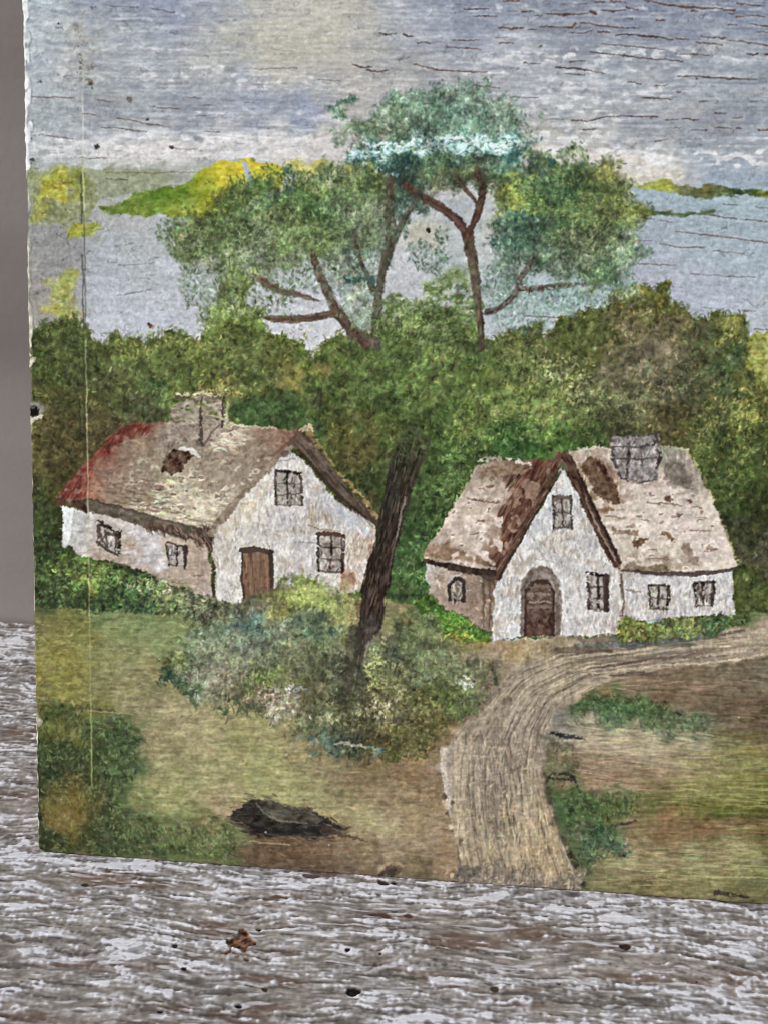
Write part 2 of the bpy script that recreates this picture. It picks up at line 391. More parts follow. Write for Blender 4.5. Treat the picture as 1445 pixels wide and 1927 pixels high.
def foliage(m, n, dark=0.30, light=0.34, size=1.0, col_light=(150, 158, 104), lightfrac=0.35, ang=80, lab=None):
    """stippled leaves: dark gaps first, then the local colour, then light flecks"""
    dabs(m, int(n * 0.75), 8.5 * size, 5.2 * size, ang=ang, jit=70, var=0.13, hue=0.07, bias=-dark, alpha=0.66, h=-0.1, curl=.35, lab=lab)
    dabs(m, int(n * 0.8), 7.5 * size, 4.6 * size, ang=ang, jit=80, var=0.20, hue=0.08, bias=0.04, alpha=0.66, h=0.3, curl=.4, lab=lab)
    dabs(m, int(n * lightfrac * 1.5), 6.0 * size, 3.4 * size, ang=ang - 10, jit=90, var=0.17, hue=0.07, bias=light * 1.25, alpha=0.68, h=0.45, curl=.5, lab=lab)

tm = thick[1]
dabs(thick, 2600, 20, 7.5, ang=-58, jit=35, var=.17, hue=.05, bias=-.03, alpha=.5, h=.3, curl=.3)
foliage(thick, 11500, dark=.26, light=.20, lab=L_THICK)
# clumps of sharper light leaves
for (x, y, rx, ry, n, c) in [(240,650,60,22,110,(128,136,72)),(330,640,60,20,120,(136,144,84)),(390,700,60,40,130,(124,132,70)),(440,660,50,40,110,(136,142,84)),(300,720,50,40,90,(112,132,76)),(430,735,60,10,90,(168,160,98)),
        (110,650,60,30,90,(104,116,60)),(90,720,40,50,80,(104,116,66)),(150,800,30,60,60,(112,106,62)),(560,640,26,20,50,(150,156,96)),
        (980,650,50,40,110,(142,148,92)),(1010,740,70,60,260,(148,160,98)),(1060,790,70,40,200,(134,152,86)),(960,760,40,30,70,(140,156,88)),(1060,700,50,40,150,(170,176,130)),(1110,740,40,30,100,(160,166,120)),
        (1210,600,60,50,150,(150,144,106)),(1250,690,70,40,160,(150,142,112)),(1180,640,40,40,90,(144,142,84)),(1290,760,90,60,200,(112,110,80)),(1380,800,60,70,240,(150,154,84)),(1420,760,30,40,90,(164,164,90)),(1350,880,50,60,120,(110,122,62)),(1150,770,60,40,120,(126,128,92)),
        (890,800,50,40,160,(138,156,86)),(870,900,40,60,170,(122,150,94)),(830,980,40,60,150,(110,142,86)),(800,1070,40,50,120,(116,148,90)),(940,820,40,24,70,(120,150,84)),(1370,620,30,24,60,(150,150,80)),(1210,545,20,14,30,(130,128,60)),(1250,560,16,24,36,(132,130,60))]:
    dabs(blob(x, y, rx, ry, 0, .5), n, 6.5, 3.8, ang=75, jit=80, var=.16, hue=.06, col=c, alpha=.55, h=.5, curl=.5)
lay(blob(552,712,22,26,0,.5), (140,128,68), .35, 0, mott=10)
lay(blob(598,690,12,16,0,.5), (160,138,78), .4, 0, mott=10)
for b in [((1150,706,26,22,0)),((1230,660,30,20,0)),((1180,625,24,18,0)),((1262,650,26,16,0))]:
    lay(blob(*b, soft=.5), (122,114,98), .45, .1, mott=9)
# loose leaf edges along the top of the wood
edge = np.clip(soften(tm, 6) * (1 - soften(tm, 6)) * 4, 0, 1) * (YY[thick[0]] < 760) * (XX[thick[0]] > 60)
dabs((thick[0], edge), 900, 11, 5, ang=60, jit=90, var=.2, hue=.08, bias=-.05, col=(86,98,50), alpha=.7, h=.35, off=2.5, lab=L_THICK)
# twigs in the wood
for p in [[(600,790),(604,760),(606,730)],[(640,830),(650,812),(660,800)],[(235,770),(236,735)],[(150,760),(153,830)],[(590,760),(602,735)]]:
    lay(line(p, [5, 2], 1.5, 1.2), (52,54,36), .6)

# ------------------------------------------------------------------ open ground
gr_pts = [
 (75,1140,82,90,52),(75,1180,118,114,66),(75,1250,128,122,62),(100,1200,130,124,62),(120,1240,130,124,58),(150,1180,112,112,56),(130,1290,124,120,54),(80,1310,116,110,56),(100,1340,78,86,44),(80,1370,70,82,44),(130,1370,84,90,46),(110,1420,60,72,38),(160,1420,62,74,40),(80,1450,50,62,36),(75,1520,46,56,34),(100,1490,66,70,36),(130,1500,112,98,48),(125,1540,104,92,44),(90,1570,52,60,34),(140,1590,66,72,36),(170,1480,72,76,40),
 (190,1160,104,120,72),(230,1190,128,138,84),(220,1230,134,134,84),(260,1170,112,128,78),(300,1200,124,136,84),(190,1290,120,118,72),(230,1290,134,128,84),(290,1260,128,122,80),(200,1330,116,112,62),(260,1330,144,134,96),(330,1340,152,142,102),(300,1390,142,130,92),
 (200,1370,76,94,52),(230,1400,68,88,52),(260,1390,80,96,56),(210,1440,66,80,46),(250,1440,78,96,58),(240,1490,72,88,50),(200,1500,66,72,40),(210,1570,64,74,42),(260,1550,92,104,60),(280,1480,138,138,86),(300,1430,142,134,92),(330,1500,148,146,92),(280,1590,76,88,50),(350,1560,112,118,70),(340,1590,88,100,56),(410,1590,92,104,60),(430,1560,112,120,74),(400,1540,120,118,70),(430,1610,84,94,52),(470,1600,92,74,52),
 (380,1390,152,142,100),(420,1450,146,140,94),(370,1460,148,142,96),(470,1400,146,140,90),(480,1460,148,146,94),(520,1440,146,144,92),(560,1420,138,126,86),(540,1490,146,142,92),(440,1500,152,140,98),(420,1525,168,144,112),(620,1450,132,118,84),(600,1500,140,134,90),(680,1460,124,106,74),(650,1500,136,124,86),(720,1440,120,104,70),(760,1450,130,106,72),(740,1500,134,116,84),(680,1540,152,142,98),(620,1540,150,138,96),(720,1550,152,138,104),(780,1540,144,124,90),(800,1480,132,110,80),(820,1440,136,114,86),(790,1420,128,106,72),
 (500,1590,98,76,54),(560,1600,96,74,52),(600,1590,110,88,66),(640,1600,116,94,70),(680,1590,134,114,84),(740,1600,144,124,96),(800,1580,146,126,96),(820,1620,138,114,86),(560,1635,94,76,56),(640,1640,96,80,62),(720,1640,110,92,70),(800,1650,96,84,62),(760,1630,124,108,78),(480,1630,90,76,56),
 (760,1150,126,120,78),(800,1180,96,108,66),(850,1200,116,112,76),(900,1215,140,124,98),(850,1230,148,132,108),(920,1230,140,126,100),(960,1215,146,126,94),
 (1100,1210,118,104,86),(1200,1210,84,90,82),(1280,1200,90,96,78),(1400,1170,84,96,56),(1430,1130,74,90,48),(1440,1180,120,116,84),
 (1120,1290,112,96,64),(1180,1285,122,100,76),(1240,1280,120,98,76),(1300,1280,112,94,72),(1380,1270,104,92,72),(1440,1270,110,102,80),(1250,1320,104,84,60),(1320,1320,100,82,60),(1400,1320,92,76,56),(1440,1340,84,72,50),(1360,1350,88,74,54),(1600,1320,86,74,52),
 (1100,1320,70,98,56),(1150,1330,66,96,52),(1200,1330,70,96,52),(1150,1355,92,112,80),(1240,1350,70,90,52),(1300,1360,82,98,68),(1330,1370,98,100,72),
 (1060,1350,128,122,108),(1100,1375,140,130,108),(1160,1390,160,146,116),(1230,1395,154,142,112),(1300,1395,136,126,92),(1360,1400,118,112,72),(1430,1390,100,92,58),(1430,1430,114,110,62),(1340,1440,128,118,78),(1250,1430,140,122,92),(1180,1430,146,124,98),(1120,1420,140,118,90),(1110,1460,128,104,78),(1170,1470,130,108,80),(1240,1470,118,104,70),(1310,1470,124,118,70),(1380,1480,118,114,60),(1430,1500,90,92,40),
 (1100,1500,66,88,46),(1160,1500,92,98,58),(1220,1510,98,102,52),(1300,1510,96,100,44),(1380,1520,82,86,36),(1440,1530,78,80,34),(1080,1530,64,88,50),(1140,1540,76,90,46),(1200,1545,112,96,60),(1090,1560,84,90,62),(1250,1550,116,88,58),(1320,1555,106,82,50),(1430,1560,92,80,44),(1120,1580,54,82,52),(1160,1590,68,92,66),(1200,1580,112,98,68),(1270,1580,120,100,66),(1350,1590,120,108,72),(1430,1585,106,96,56),
 (1090,1620,70,84,52),(1130,1630,120,112,74),(1180,1620,142,128,90),(1240,1630,126,116,76),(1310,1610,120,118,78),(1400,1610,128,124,78),(1440,1640,104,104,62),(1180,1665,92,84,54),(1250,1660,108,98,62),(1330,1660,110,104,64),(1420,1680,92,88,54),(1600,1500,90,92,42),(1600,1600,120,112,70),(1600,1680,96,92,56)]
grf = field(gr_pts, eps=16, power=3.2, warp=8) * 1.06
ground = poly([(36,1150),(120,1128),(190,1140),(300,1140),(420,1140),(700,1130),(780,1140),(860,1190),(930,1200),(1165,1195),(1380,1165),(1400,1160),(1830,1150),(1830,1760),(36,1760)], 3, 6, 3)
lay(ground, grf, 1, .0, lab=L_FIELD, mott=5)
gs = noise(26, 1.6, 41) * 0.7 + noise(9, 1.8, 42) * 0.6
gk = ground[1] * np.where(XX[ground[0]] > 1090, 1.0, 0.6)
C[ground[0]] *= (1 + 0.055 * gs[ground[0]] * gk)[..., None]
HT[ground[0]] += .18 * gs[ground[0]] * gk
# short turf dabs at the left, long dragged strokes at the right
turf = (ground[0], ground[1] * (XX[ground[0]] < 860))
dabs(turf, 7200, 12, 3.6, ang=10, jit=50, var=.11, hue=.05, alpha=.5, h=.25, curl=.35)
dabs(turf, 2200, 26, 2.6, ang=4, jit=14, var=.12, hue=.05, alpha=.5, h=.25, curl=.08)
dabs(poly([(60,1170),(180,1170),(180,1320),(60,1330)], 2), 300, 9, 3.2, ang=-12, jit=50, col=(158,150,82), var=.14, alpha=.42, h=.3, curl=.2)
rf = (ground[0], ground[1] * (XX[ground[0]] > 1060) * (YY[ground[0]] > 1270))
dabs(rf, 2600, 44, 2.8, ang=2, jit=7, var=.14, hue=.06, alpha=.55, h=.3, curl=.04)
dabs(rf, 2200, 12, 3.6, ang=20, jit=60, var=.12, hue=.05, alpha=.45, h=.25, curl=.3)
for (x0, y0, x1, y1, n, c) in [(1090,1375,1330,1420,150,(176,162,132)),(1080,1400,1320,1450,110,(160,142,114)),(1110,1440,1300,1490,90,(150,126,102)),(1100,1278,1440,1300,60,(142,120,98)),(1200,1300,1445,1360,60,(120,98,78)),(1150,1540,1445,1570,60,(138,106,76)),(1160,1590,1420,1660,110,(158,146,106)),(1260,1420,1445,1520,90,(150,142,86)),(880,1210,1100,1240,60,(166,146,116))]:
    dabs(rect_mask(x0, y0, x1, y1), n, 36, 3.2, ang=2, jit=8, col=c, var=.1, hue=.03, alpha=.5, h=.35, curl=.05)
# grass tussocks at the lower left and lower right
for pts, n, lt in [([(64,1320),(150,1318),(210,1340),(262,1372),(282,1400),(262,1440),(240,1480),(236,1520),(300,1560),(400,1545),(440,1580),(452,1612),(300,1612),(64,1602)], 2500, (118,132,80)),
               ([(1065,1330),(1090,1292),(1130,1305),(1200,1312),(1262,1330),(1330,1356),(1320,1374),(1230,1380),(1150,1368),(1080,1362)], 700, (108,132,90)),
               ([(1058,1490),(1130,1485),(1200,1500),(1190,1540),(1120,1552),(1076,1560)], 420, (108,128,72)),
               ([(1084,1568),(1150,1562),(1192,1590),(1180,1612),(1130,1625),(1096,1630)], 300, (100,128,92)),
               ([(1034,1395),(1086,1388),(1088,1440),(1064,1466),(1036,1440)], 150, (110,118,66))]:
    m = poly(pts, 4, 5, 3)
    dabs(m, int(n * .8), 9, 5, ang=60, jit=60, var=.15, hue=.07, bias=-.2, alpha=.6)
    dabs(m, int(n * .9), 8, 4.4, ang=50, jit=70, var=.18, hue=.07, alpha=.6, h=.3)
    dabs(m, n // 3, 6, 3.4, ang=40, jit=90, var=.15, col=lt, alpha=.5, h=.4, curl=.5)
for b, c, a in [((128,1522,44,40,0),(124,106,50),.6),((148,1385,20,14,60),(140,132,60),.55),((95,1380,26,16,0),(122,118,52),.5)]:
    m = blob(*b, soft=.6)
    lay(m, c, a, 0, mott=8)
    dabs(m, 130, 13, 3, ang=95, jit=40, var=.16, hue=.05, alpha=.6, h=.3)
lay(line([(170,1338),(250,1344)], [3,2]), (160,156,96), .7, .5)
for p, w, c in [([(1025,1378),(1050,1382),(1085,1388),(1100,1392)], [3,9,8,2], (34,34,34)), ([(1028,1470),(1040,1456),(1062,1456),(1080,1466),(1086,1480)], [3,7,5,7,4], (44,42,38)), ([(1030,1462),(1060,1466),(1082,1470)], [4,5,3], (40,38,34)),
                ([(1015,1400),(1018,1440),(1026,1490),(1040,1545),(1062,1600),(1085,1640)], [6,8,14,18,20,16], (82,68,56)), ([(1070,1600),(1090,1640),(1096,1668)], [8,12,12], (52,46,34)),
                ([(1150,1556),(1195,1546)], [3,6], (56,42,32)), ([(1345,1680),(1380,1684),(1410,1688)], [10,7,3], (44,36,30))]:
    m = line(p, w, 2, 2)
    lay(m, c, .8, .2, mott=6, dry=-.5)
# long light scratches
for p, c in [([(1240,1645),(1330,1650),(1445,1653)], (160,160,92)), ([(1270,1498),(1330,1500),(1440,1512)], (150,144,84)), ([(1300,1470),(1445,1476)], (140,136,78)), ([(1260,1585),(1400,1588)], (150,136,92)), ([(470,1583),(545,1590)], (176,152,120)), ([(640,1590),(810,1612)], (160,140,104)), ([(540,1570),(700,1600)],(130,108,84))]:
    lay(line(p, [2,3,2][:len(p)], 1.2, 1), c, .65, .4)

# ------------------------------------------------------------------ the track
road = poly([(1830,1116),(1830,1196),(1445,1234),(1360,1243),(1280,1254),(1200,1268),(1140,1286),(1095,1300),(1060,1326),(1032,1356),(1020,1390),(1020,1440),(1030,1492),(1044,1545),(1066,1600),(1090,1642),(1100,1740),(860,1740),(858,1640),(850,1580),(838,1520),(830,1470),(832,1420),(850,1385),(886,1350),(910,1310),(935,1280),(950,1250),(940,1225),(905,1218),(880,1205),(930,1200),(1060,1200),(1100,1218),(1200,1226),(1300,1212),(1400,1192),(1445,1182)], 4, 5, 7)
rdf = field([(930,1225,150,130,100),(980,1215,152,132,94),(1040,1220,146,130,98),(1100,1240,158,144,118),(1050,1260,164,150,124),(990,1260,150,138,114),(960,1290,140,128,108),(1020,1300,160,146,122),(930,1330,132,120,100),(980,1350,152,140,122),(1010,1370,138,126,110),(880,1370,140,128,106),(860,1420,168,154,130),(900,1430,156,142,122),(950,1420,146,132,114),(1000,1420,134,120,102),(870,1480,164,150,124),(920,1490,138,126,108),(980,1500,150,136,114),(1020,1500,140,124,102),(880,1550,156,140,114),(930,1560,146,132,108),(980,1570,160,142,114),(1030,1570,156,136,104),(900,1610,150,134,106),(980,1620,164,146,114),(1040,1625,160,140,106),(880,1650,112,104,88),(940,1655,116,106,92),(1010,1655,118,108,92),(1070,1660,112,100,82),(960,1720,104,96,84),
 (1160,1240,160,146,122),(1240,1230,156,142,118),(1320,1220,156,142,118),(1400,1210,154,140,116),(1440,1200,150,136,112),(1160,1270,136,120,100),(1300,1250,140,124,102),(1400,1232,150,134,112),(1600,1190,150,136,112)], 16, 3.2, 5) * np.array([1.09, 1.09, 1.11], np.float32)
lay(road, rdf, 1, .2, lab=L_ROAD, mott=7)
fk = smooth(.2, .6, .7 * noise(4, 9, 421) + .5 * MOT)
lay((road[0], road[1] * fk[road[0]]), (126,112,98), .24, 0)
fk = smooth(.3, .7, .7 * noise(5, 8, 422) + .5 * MOT)
lay((road[0], road[1] * fk[road[0]]), (188,172,144), .28, .3)
# wheel-worn brush lines following the bend
for i in range(230):
    t = rng.random()
    def pt(s):
        inner = [(1470,1228),(1290,1250),(1130,1286),(1050,1330),(1022,1390),(1024,1470),(1048,1560),(1085,1650)]
        outer = [(1470,1186),(1250,1214),(1060,1226),(960,1266),(905,1330),(845,1405),(835,1510),(862,1650)]
        k = s * 7; j = min(int(k), 6); f = k - j
        a = [inner[j][q] * (1 - f) + inner[j + 1][q] * f for q in (0, 1)]
        b = [outer[j][q] * (1 - f) + outer[j + 1][q] * f for q in (0, 1)]
        return (a[0] * t + b[0] * (1 - t) + rng.normal(0, 1.0), a[1] * t + b[1] * (1 - t) + rng.normal(0, 1.0))
    s0 = rng.uniform(0, .95); ln = rng.uniform(.08, .24)
    ps = [pt(min(s0 + ln * q / 3, 1)) for q in range(4)]
    dark = rng.random() < .5
    w = rng.uniform(2.0, 5.0)
    c = np.array((98, 86, 74) if dark else (190, 176, 150)) * rng.uniform(.9, 1.12)
    sl, a = line(ps, [w * .5, w, w, w * .4], 1.0, .9)
    lay((sl, a), c, rng.uniform(.25, .55), -.35 if dark else .45)
dabs(road, 1500, 11, 4.2, ang=75, jit=60, var=.12, hue=.03, alpha=.38, h=.3, curl=.25)
dabs((road[0], road[1] * (XX[road[0]] > 1090)), 500, 30, 2.8, ang=-8, jit=8, var=.16, hue=.03, alpha=.6, h=.3, curl=.05)
dabs(poly([(880,1400),(960,1380),(975,1480),(950,1580),(890,1570)],3,8,4), 150, 24, 3.4, ang=88, jit=12, col=(112,100,88), var=.12, alpha=.5, h=0, curl=.1)
dabs(poly([(960,1480),(1020,1500),(1070,1620),(900,1620),(930,1560)],3,8,4), 220, 16, 3.4, ang=80, jit=24, col=(190,172,136), var=.08, alpha=.5, h=.5, curl=.15)
dabs(poly([(856,1632),(1090,1640),(1098,1690),(858,1690)],3,4,4), 160, 12, 4, ang=80, jit=60, col=(108,100,90), var=.14, alpha=.55, h=.1)
low = (road[0], road[1] * (YY[road[0]] > 1390))
dabs(low, 420, 22, 3.0, ang=88, jit=14, var=.18, hue=.03, alpha=.55, h=.3, curl=.1)
dabs(low, 420, 8, 3.0, ang=80, jit=90, col=(192,176,146), var=.1, alpha=.5, h=.5, curl=.2)
for p, w, c, a in [([(832,1410),(834,1450),(840,1490),(846,1530)], [8,12,9,5], (206,192,180), .7), ([(850,1395),(846,1440),(852,1560)], [5,6,3], (160,148,138), .7), ([(868,1422),(930,1424)], [2,3], (186,174,150), .7), ([(1095,1270),(1160,1262),(1250,1252),(1345,1246),(1445,1232)], [3,5,4,4,3], (196,182,156), .8), ([(1150,1272),(1200,1268),(1260,1272)], [4,9,4], (84,70,62), .7), ([(1130,1256),(1230,1240),(1340,1236)], [2,4,2], (92,80,72), .75), ([(1230,1222),(1300,1216)], [2,3], (100,88,78), .7), ([(1040,1225),(1100,1222),(1150,1226)], [10,14,6], (98,84,70), .75), ([(1380,1198),(1445,1184)], [3,8], (182,170,150), .7), ([(1310,1204),(1400,1186)], [3,4], (90,82,72), .7)]:
    lay(line(p, w, 2, 1.2), c, a, .5, mott=6)
for (x, y, c) in [(836,1500,(92,74,58)),(842,1530,(96,76,60)),(846,1556,(206,190,160)),(858,1570,(210,196,166)),(838,1516,(206,170,140)),(866,1585,(98,80,62)),(852,1510,(98,80,64)),(868,1612,(200,184,150))]:
    lay(blob(x, y, 4, 6, 0, .6, 2.5, 0), c, .8, .6)

# ------------------------------------------------------------------ cottages
DK = (74, 60, 52)
def wall_texture(m, n, ang=88, light=(232, 230, 227), dark=(156, 149, 143)):
    sl, a = m
    k = a * smooth(.1, 1.2, noise(7, 10, 401)[sl] + .5 * MOT[sl]) * .5
    C[sl] += k[..., None] * (np.array([184, 182, 186], np.float32) - C[sl])
    k = a * smooth(.55, .95, .8 * noise(9, 7, 402)[sl] + .55 * MOT[sl]) * .62
    C[sl] += k[..., None] * (np.array([186, 174, 162], np.float32) - C[sl])
    dabs(m, n, 13, 4.2, ang=ang, jit=22, var=.06, hue=.012, bias=-.13, alpha=.6, h=.2, curl=.12)
    dabs(m, int(n * 1.2), 10, 3.8, ang=ang, jit=30, col=light, var=.035, hue=.01, alpha=.66, h=.6, curl=.15)
    dabs(m, n // 3, 9, 2.8, ang=ang, jit=30, col=dark, var=.1, alpha=.55, h=.0, curl=.2)

def window(quad, lab, glass=(158, 148, 138), frame=(84, 70, 60), bars=1, cross=1, w=5.0, light=(196, 190, 184), seed=0):
    """a painted window: quad is top-left, top-right, bottom-right, bottom-left"""
    q = np.array(quad, np.float32)
    glass = tuple(g * .97 for g in glass); frame = tuple(g * .76 for g in frame)
    m = poly(quad, 1.5, 0, 1)
    lay(m, glass, .92, .15, lab=lab, mott=14)
    dabs(m, 22, 13, 3.4, ang=88, jit=14, var=.16, hue=.02, alpha=.6, h=.2, curl=.1)
    dabs(m, 10, 12, 2.6, ang=88, jit=10, col=light, var=.05, alpha=.6, h=.4)
    def at(u, v):
        a = q[0] + (q[1] - q[0]) * u
        b = q[3] + (q[2] - q[3]) * u
        return tuple(a + (b - a) * v)
    def bar(p0, p1, ww, c=frame, al=.9):
        p0, p1 = np.array(p0) + rng.normal(0, 1.0, 2), np.array(p1) + rng.normal(0, 1.0, 2)
        mid = tuple((p0 + p1) / 2 + rng.normal(0, 1.0, 2))
        lay(line([tuple(p0), mid, tuple(p1)], [ww * rng.uniform(.6, 1.2), ww * rng.uniform(.8, 1.3), ww * rng.uniform(.5, 1.1)], 1.6, 1.2), np.array(c) * rng.uniform(.75, 1.25), al, .35, lab=lab, mott=12, dry=-1.05)
    bar(at(0, -.03), at(1, 0), w * 1.1)
    bar(at(0, 0), at(0.02, 1), w * .9)
    bar(at(1, 0), at(.99, 1), w * 1.2)
    bar(at(0, 1), at(1, 1), w * .55, al=.6)
    dabs(m, 12, 9, 4, ang=85, jit=40, col=frame, var=.3, alpha=.7, h=.3)
    dabs(m, 10, 8, 3.4, ang=80, jit=60, col=light, var=.08, alpha=.7, h=.4)
    for i in range(bars):
        u = (i + 1) / (bars + 1) + rng.uniform(-.03, .03)
        bar(at(u, .02), at(u, .95), w * .75)
    for i in range(cross):
        v = (i + 1) / (cross + 1)
        bar(at(.05, v), at(.95, v + .02), w * .5, al=.65)

# ---- the long cottage at the left
wl = poly([(117,952),(165,962),(260,985),(392,1012),(402,1130),(380,1122),(300,1092),(240,1062),(170,1052),(148,1046),(133,1022),(120,1034)], 2.5, 1, 1)
wlf = field([(125,990,206,208,212),(150,1000,196,194,196),(160,1030,194,190,190),(200,975,190,184,182),(200,1010,178,164,152),(190,1050,178,164,150),(230,990,196,190,186),(250,1030,182,166,154),(270,1000,196,190,190),(275,1030,208,206,212),(290,1060,206,202,206),(280,1080,186,172,160),(320,1000,186,174,162),(340,1040,180,164,150),(360,1060,178,162,148),(320,1090,182,166,152),(370,1100,182,166,152),(390,1060,170,154,142),(390,1110,186,174,166)], 10, 3.2, 4)
lay(wl, wlf, 1, .3, lab=LA_WALL, mott=6)
dabs(wl, 420, 14, 4, ang=20, jit=60, var=.07, hue=.02, alpha=.5, h=.25)
dabs(wl, 120, 24, 2.4, ang=10, jit=12, var=.08, bias=-.12, alpha=.5, h=.1)
for b in [(278,1022,34,24,20),(290,1055,26,18,0),(150,985,20,18,0),(262,1002,30,9,14),(232,1046,18,10,0)]:
    lay(blob(*b, soft=.5), (212,210,216), .75, .5, mott=8, dry=-.3)
lay(poly([(118,955),(138,958),(134,1010),(121,1034),(119,1000)],2), (228,236,240), .95, .6, lab=LA_WALL)
lay(line([(286,1082),(315,1092),(340,1098),(352,1096)], [2,3,3,2], 2), (120,104,92), .7)
lay(line([(362,1084),(384,1084)], 2.5, 2), (118,104,92), .7)
lay(line([(340,1000),(360,1010)], 3), (150,134,122), .5)
for (x, y) in [(318,1108),(330,1112),(306,1100),(350,1120),(372,1128)]:
    lay(blob(x, y, 9, 4, 15, .5, 2, 0), (216,210,204), .7, .4)
lay(line([(400,1000),(402,1060),(402,1126)], [7,5,3], 1.5), (70,56,48), .9, .2, mott=8)

ra = poly([(110,944),(122,925),(150,888),(190,842),(225,806),(246,796),(300,793),(330,792),(380,800),(430,796),(500,806),(560,808),(548,838),(520,865),(470,922),(420,970),(393,998),(330,985),(260,962),(205,946),(160,938),(140,942)], 2.5, 1.5, 1)
raf = field([(130,925,148,80,66),(165,885,140,72,60),(200,845,128,60,50),(240,805,118,58,50),(275,806,120,66,56),(150,925,170,104,84),(180,910,168,124,100),(200,890,156,124,104),(230,850,150,128,108),(260,830,156,136,112),(290,815,152,132,112),(220,920,158,138,116),(260,900,156,140,120),(280,870,150,134,114),(320,820,150,136,122),(310,905,176,162,136),(280,930,170,154,128),(350,920,190,178,152),(300,950,178,164,138),(380,950,196,186,160),(340,970,186,174,148),(390,975,184,172,148),(390,880,164,148,128),(420,910,166,152,132),(430,950,170,156,136),(460,890,150,136,118),(420,850,158,142,124),(470,840,160,142,120),(440,815,188,176,152),(400,810,180,166,144),(500,850,142,122,104),(520,830,150,124,104),(540,815,138,104,86),(350,800,158,144,130)], 10, 3.2, 5)
lay(ra, raf, 1, .3, lab=LA_ROOF, mott=7)
dabs(ra, 900, 14, 4.2, ang=-45, jit=70, var=.10, hue=.03, alpha=.55, h=.3)
dabs(poly([(270,960),(300,905),(340,900),(385,930),(440,930),(392,992),(330,980)],2), 210, 14, 5, ang=10, jit=22, col=(222,212,186), var=.06, alpha=.75, h=.7)
dabs(poly([(395,850),(410,815),(445,808),(470,820),(440,845)],2), 60, 13, 4.5, ang=5, jit=30, col=(226,216,190), var=.05, alpha=.75, h=.7)
dabs(poly([(180,910),(290,900),(380,985),(230,950)],2), 120, 20, 3.0, ang=8, jit=12, col=(110,92,76), var=.12, alpha=.45, h=0)
for pts in [[(108,946),(122,925),(150,888),(176,886),(160,915),(160,938),(138,940)], [(180,852),(215,812),(240,797),(286,800),(288,815),(262,820),(240,812),(226,836),(200,858)]]:
    m = poly(pts, 3, 2, 1)
    lay(m, (116,58,48), .66, .3, lab=LA_ROOF, mott=16, dry=-.45)
    dabs(m, 50, 14, 4.5, ang=-52, jit=20, col=(140,84,68), var=.14, alpha=.5, h=.4)
    dabs(m, 50, 12, 4, ang=-52, jit=20, col=(92,44,36), var=.12, alpha=.6)
lay(poly([(104,942),(118,932),(126,942),(118,952),(106,950)],2), (76,50,42), .8)
fk = smooth(.75, 1.1, .6 * noise(7.5, 2.4, 411) + .7 * MOT)
lay((ra[0], ra[1] * fk[ra[0]] * smooth(800, 960, YY[ra[0]]) * smooth(215, 290, XX[ra[0]])), (218,208,182), .85, .6, mott=8)
fk = smooth(1.25, 1.6, .6 * noise(10, 2.2, 412) + .75 * MOT)
lay((ra[0], ra[1] * fk[ra[0]]), (112,94,78), .7, -.2, mott=8)
# weathered streaks, the hole and the ridge
m = poly([(300,888),(312,862),(322,848),(345,846),(366,852),(352,872),(340,890),(322,894)], 3, 1, 1)
lay(m, (78,56,42), .95, -.3, lab=LA_ROOF, mott=16)
dabs(m, 26, 12, 3, ang=-50, jit=30, col=(118,92,72), var=.12, alpha=.6)
lay(line([(340,844),(362,848),(376,860)], [7,8,4], 2), (224,218,208), .9, .7)
lay(line([(318,835),(316,862),(312,872)], [3,4,2]), (110,94,82), .7)
lay(line([(545,835),(520,862),(470,915),(420,968),(394,1000)], [5,7,6,7,8], 1.5), (136,118,100), .75, .2, lab=LA_ROOF, mott=10)
lay(line([(540,836),(500,878)], [4,2], 2), (128,66,52), .7)
lay(line([(548,842),(500,893),(455,938),(402,992)], [3,4,4,3], 2), (104,88,76), .75, .1)
lay(line([(430,798),(470,803),(520,806)], [5,4,4], 3), (196,192,172), .7, .5)
# eaves shadow board painted dark
m = poly([(132,942),(160,940),(210,950),(270,965),(330,986),(392,998),(396,1022),(330,1010),(262,988),(212,976),(165,962),(134,952)], 2.5, 1, 1)
lay(m, (106,94,82), .92, .2, lab=LA_ROOF, mott=9)
dabs(m, 90, 16, 3.4, ang=12, jit=14, var=.14, alpha=.6, h=.2)
lay(poly([(132,942),(162,940),(164,964),(134,952)],2), (74,54,44), .85, mott=8)
lay(line([(165,939),(230,955),(300,976),(388,1000)], [3,4,4,5], 1.5), (82,72,64), .75)
m = poly([(268,986),(330,994),(360,1002),(396,990),(402,1000),(400,1040),(386,1020),(372,1032),(360,1014),(330,1006),(280,996)], 4, 1, 1)
lay(m, (88,70,58), .9, .2, mott=14)
dabs(m, 60, 18, 4, ang=65, jit=20, col=(80,62,52), var=.16, alpha=.7, h=.3)
dabs(m, 30, 14, 3, ang=60, jit=20, col=(160,140,122), var=.1, alpha=.6, h=.3)

# gable
lay(line([(548,838),(520,866),(470,920),(424,974),(398,1004)], [12,14,14,14,14], 1.5), (150,134,116), .95, .2, lab=LA_ROOF, mott=8)
ga = poly([(402,1006),(430,975),(470,928),(520,872),(544,846),(556,852),(590,890),(625,932),(660,962),(704,990),(706,1040),(694,1090),(676,1112),(640,1118),(520,1110),(512,1136),(462,1136),(408,1134)], 2.5, 1, 1)
gaf = field([(420,1030,214,210,206),(430,1100,220,218,214),(450,960,226,220,206),(490,930,222,218,212),(545,870,224,222,222),(540,1000,206,206,208),(500,1000,214,212,212),(590,960,212,210,214),(580,1020,208,208,212),(570,1070,216,212,212),(620,1090,214,212,210),(640,960,206,206,214),(670,1000,206,206,212),(680,1020,190,172,152),(700,1040,176,150,128),(680,1070,206,196,190),(660,1092,176,142,118),(690,1090,196,184,176),(450,1060,218,216,214),(590,920,206,208,212)], 10, 3.2, 4)
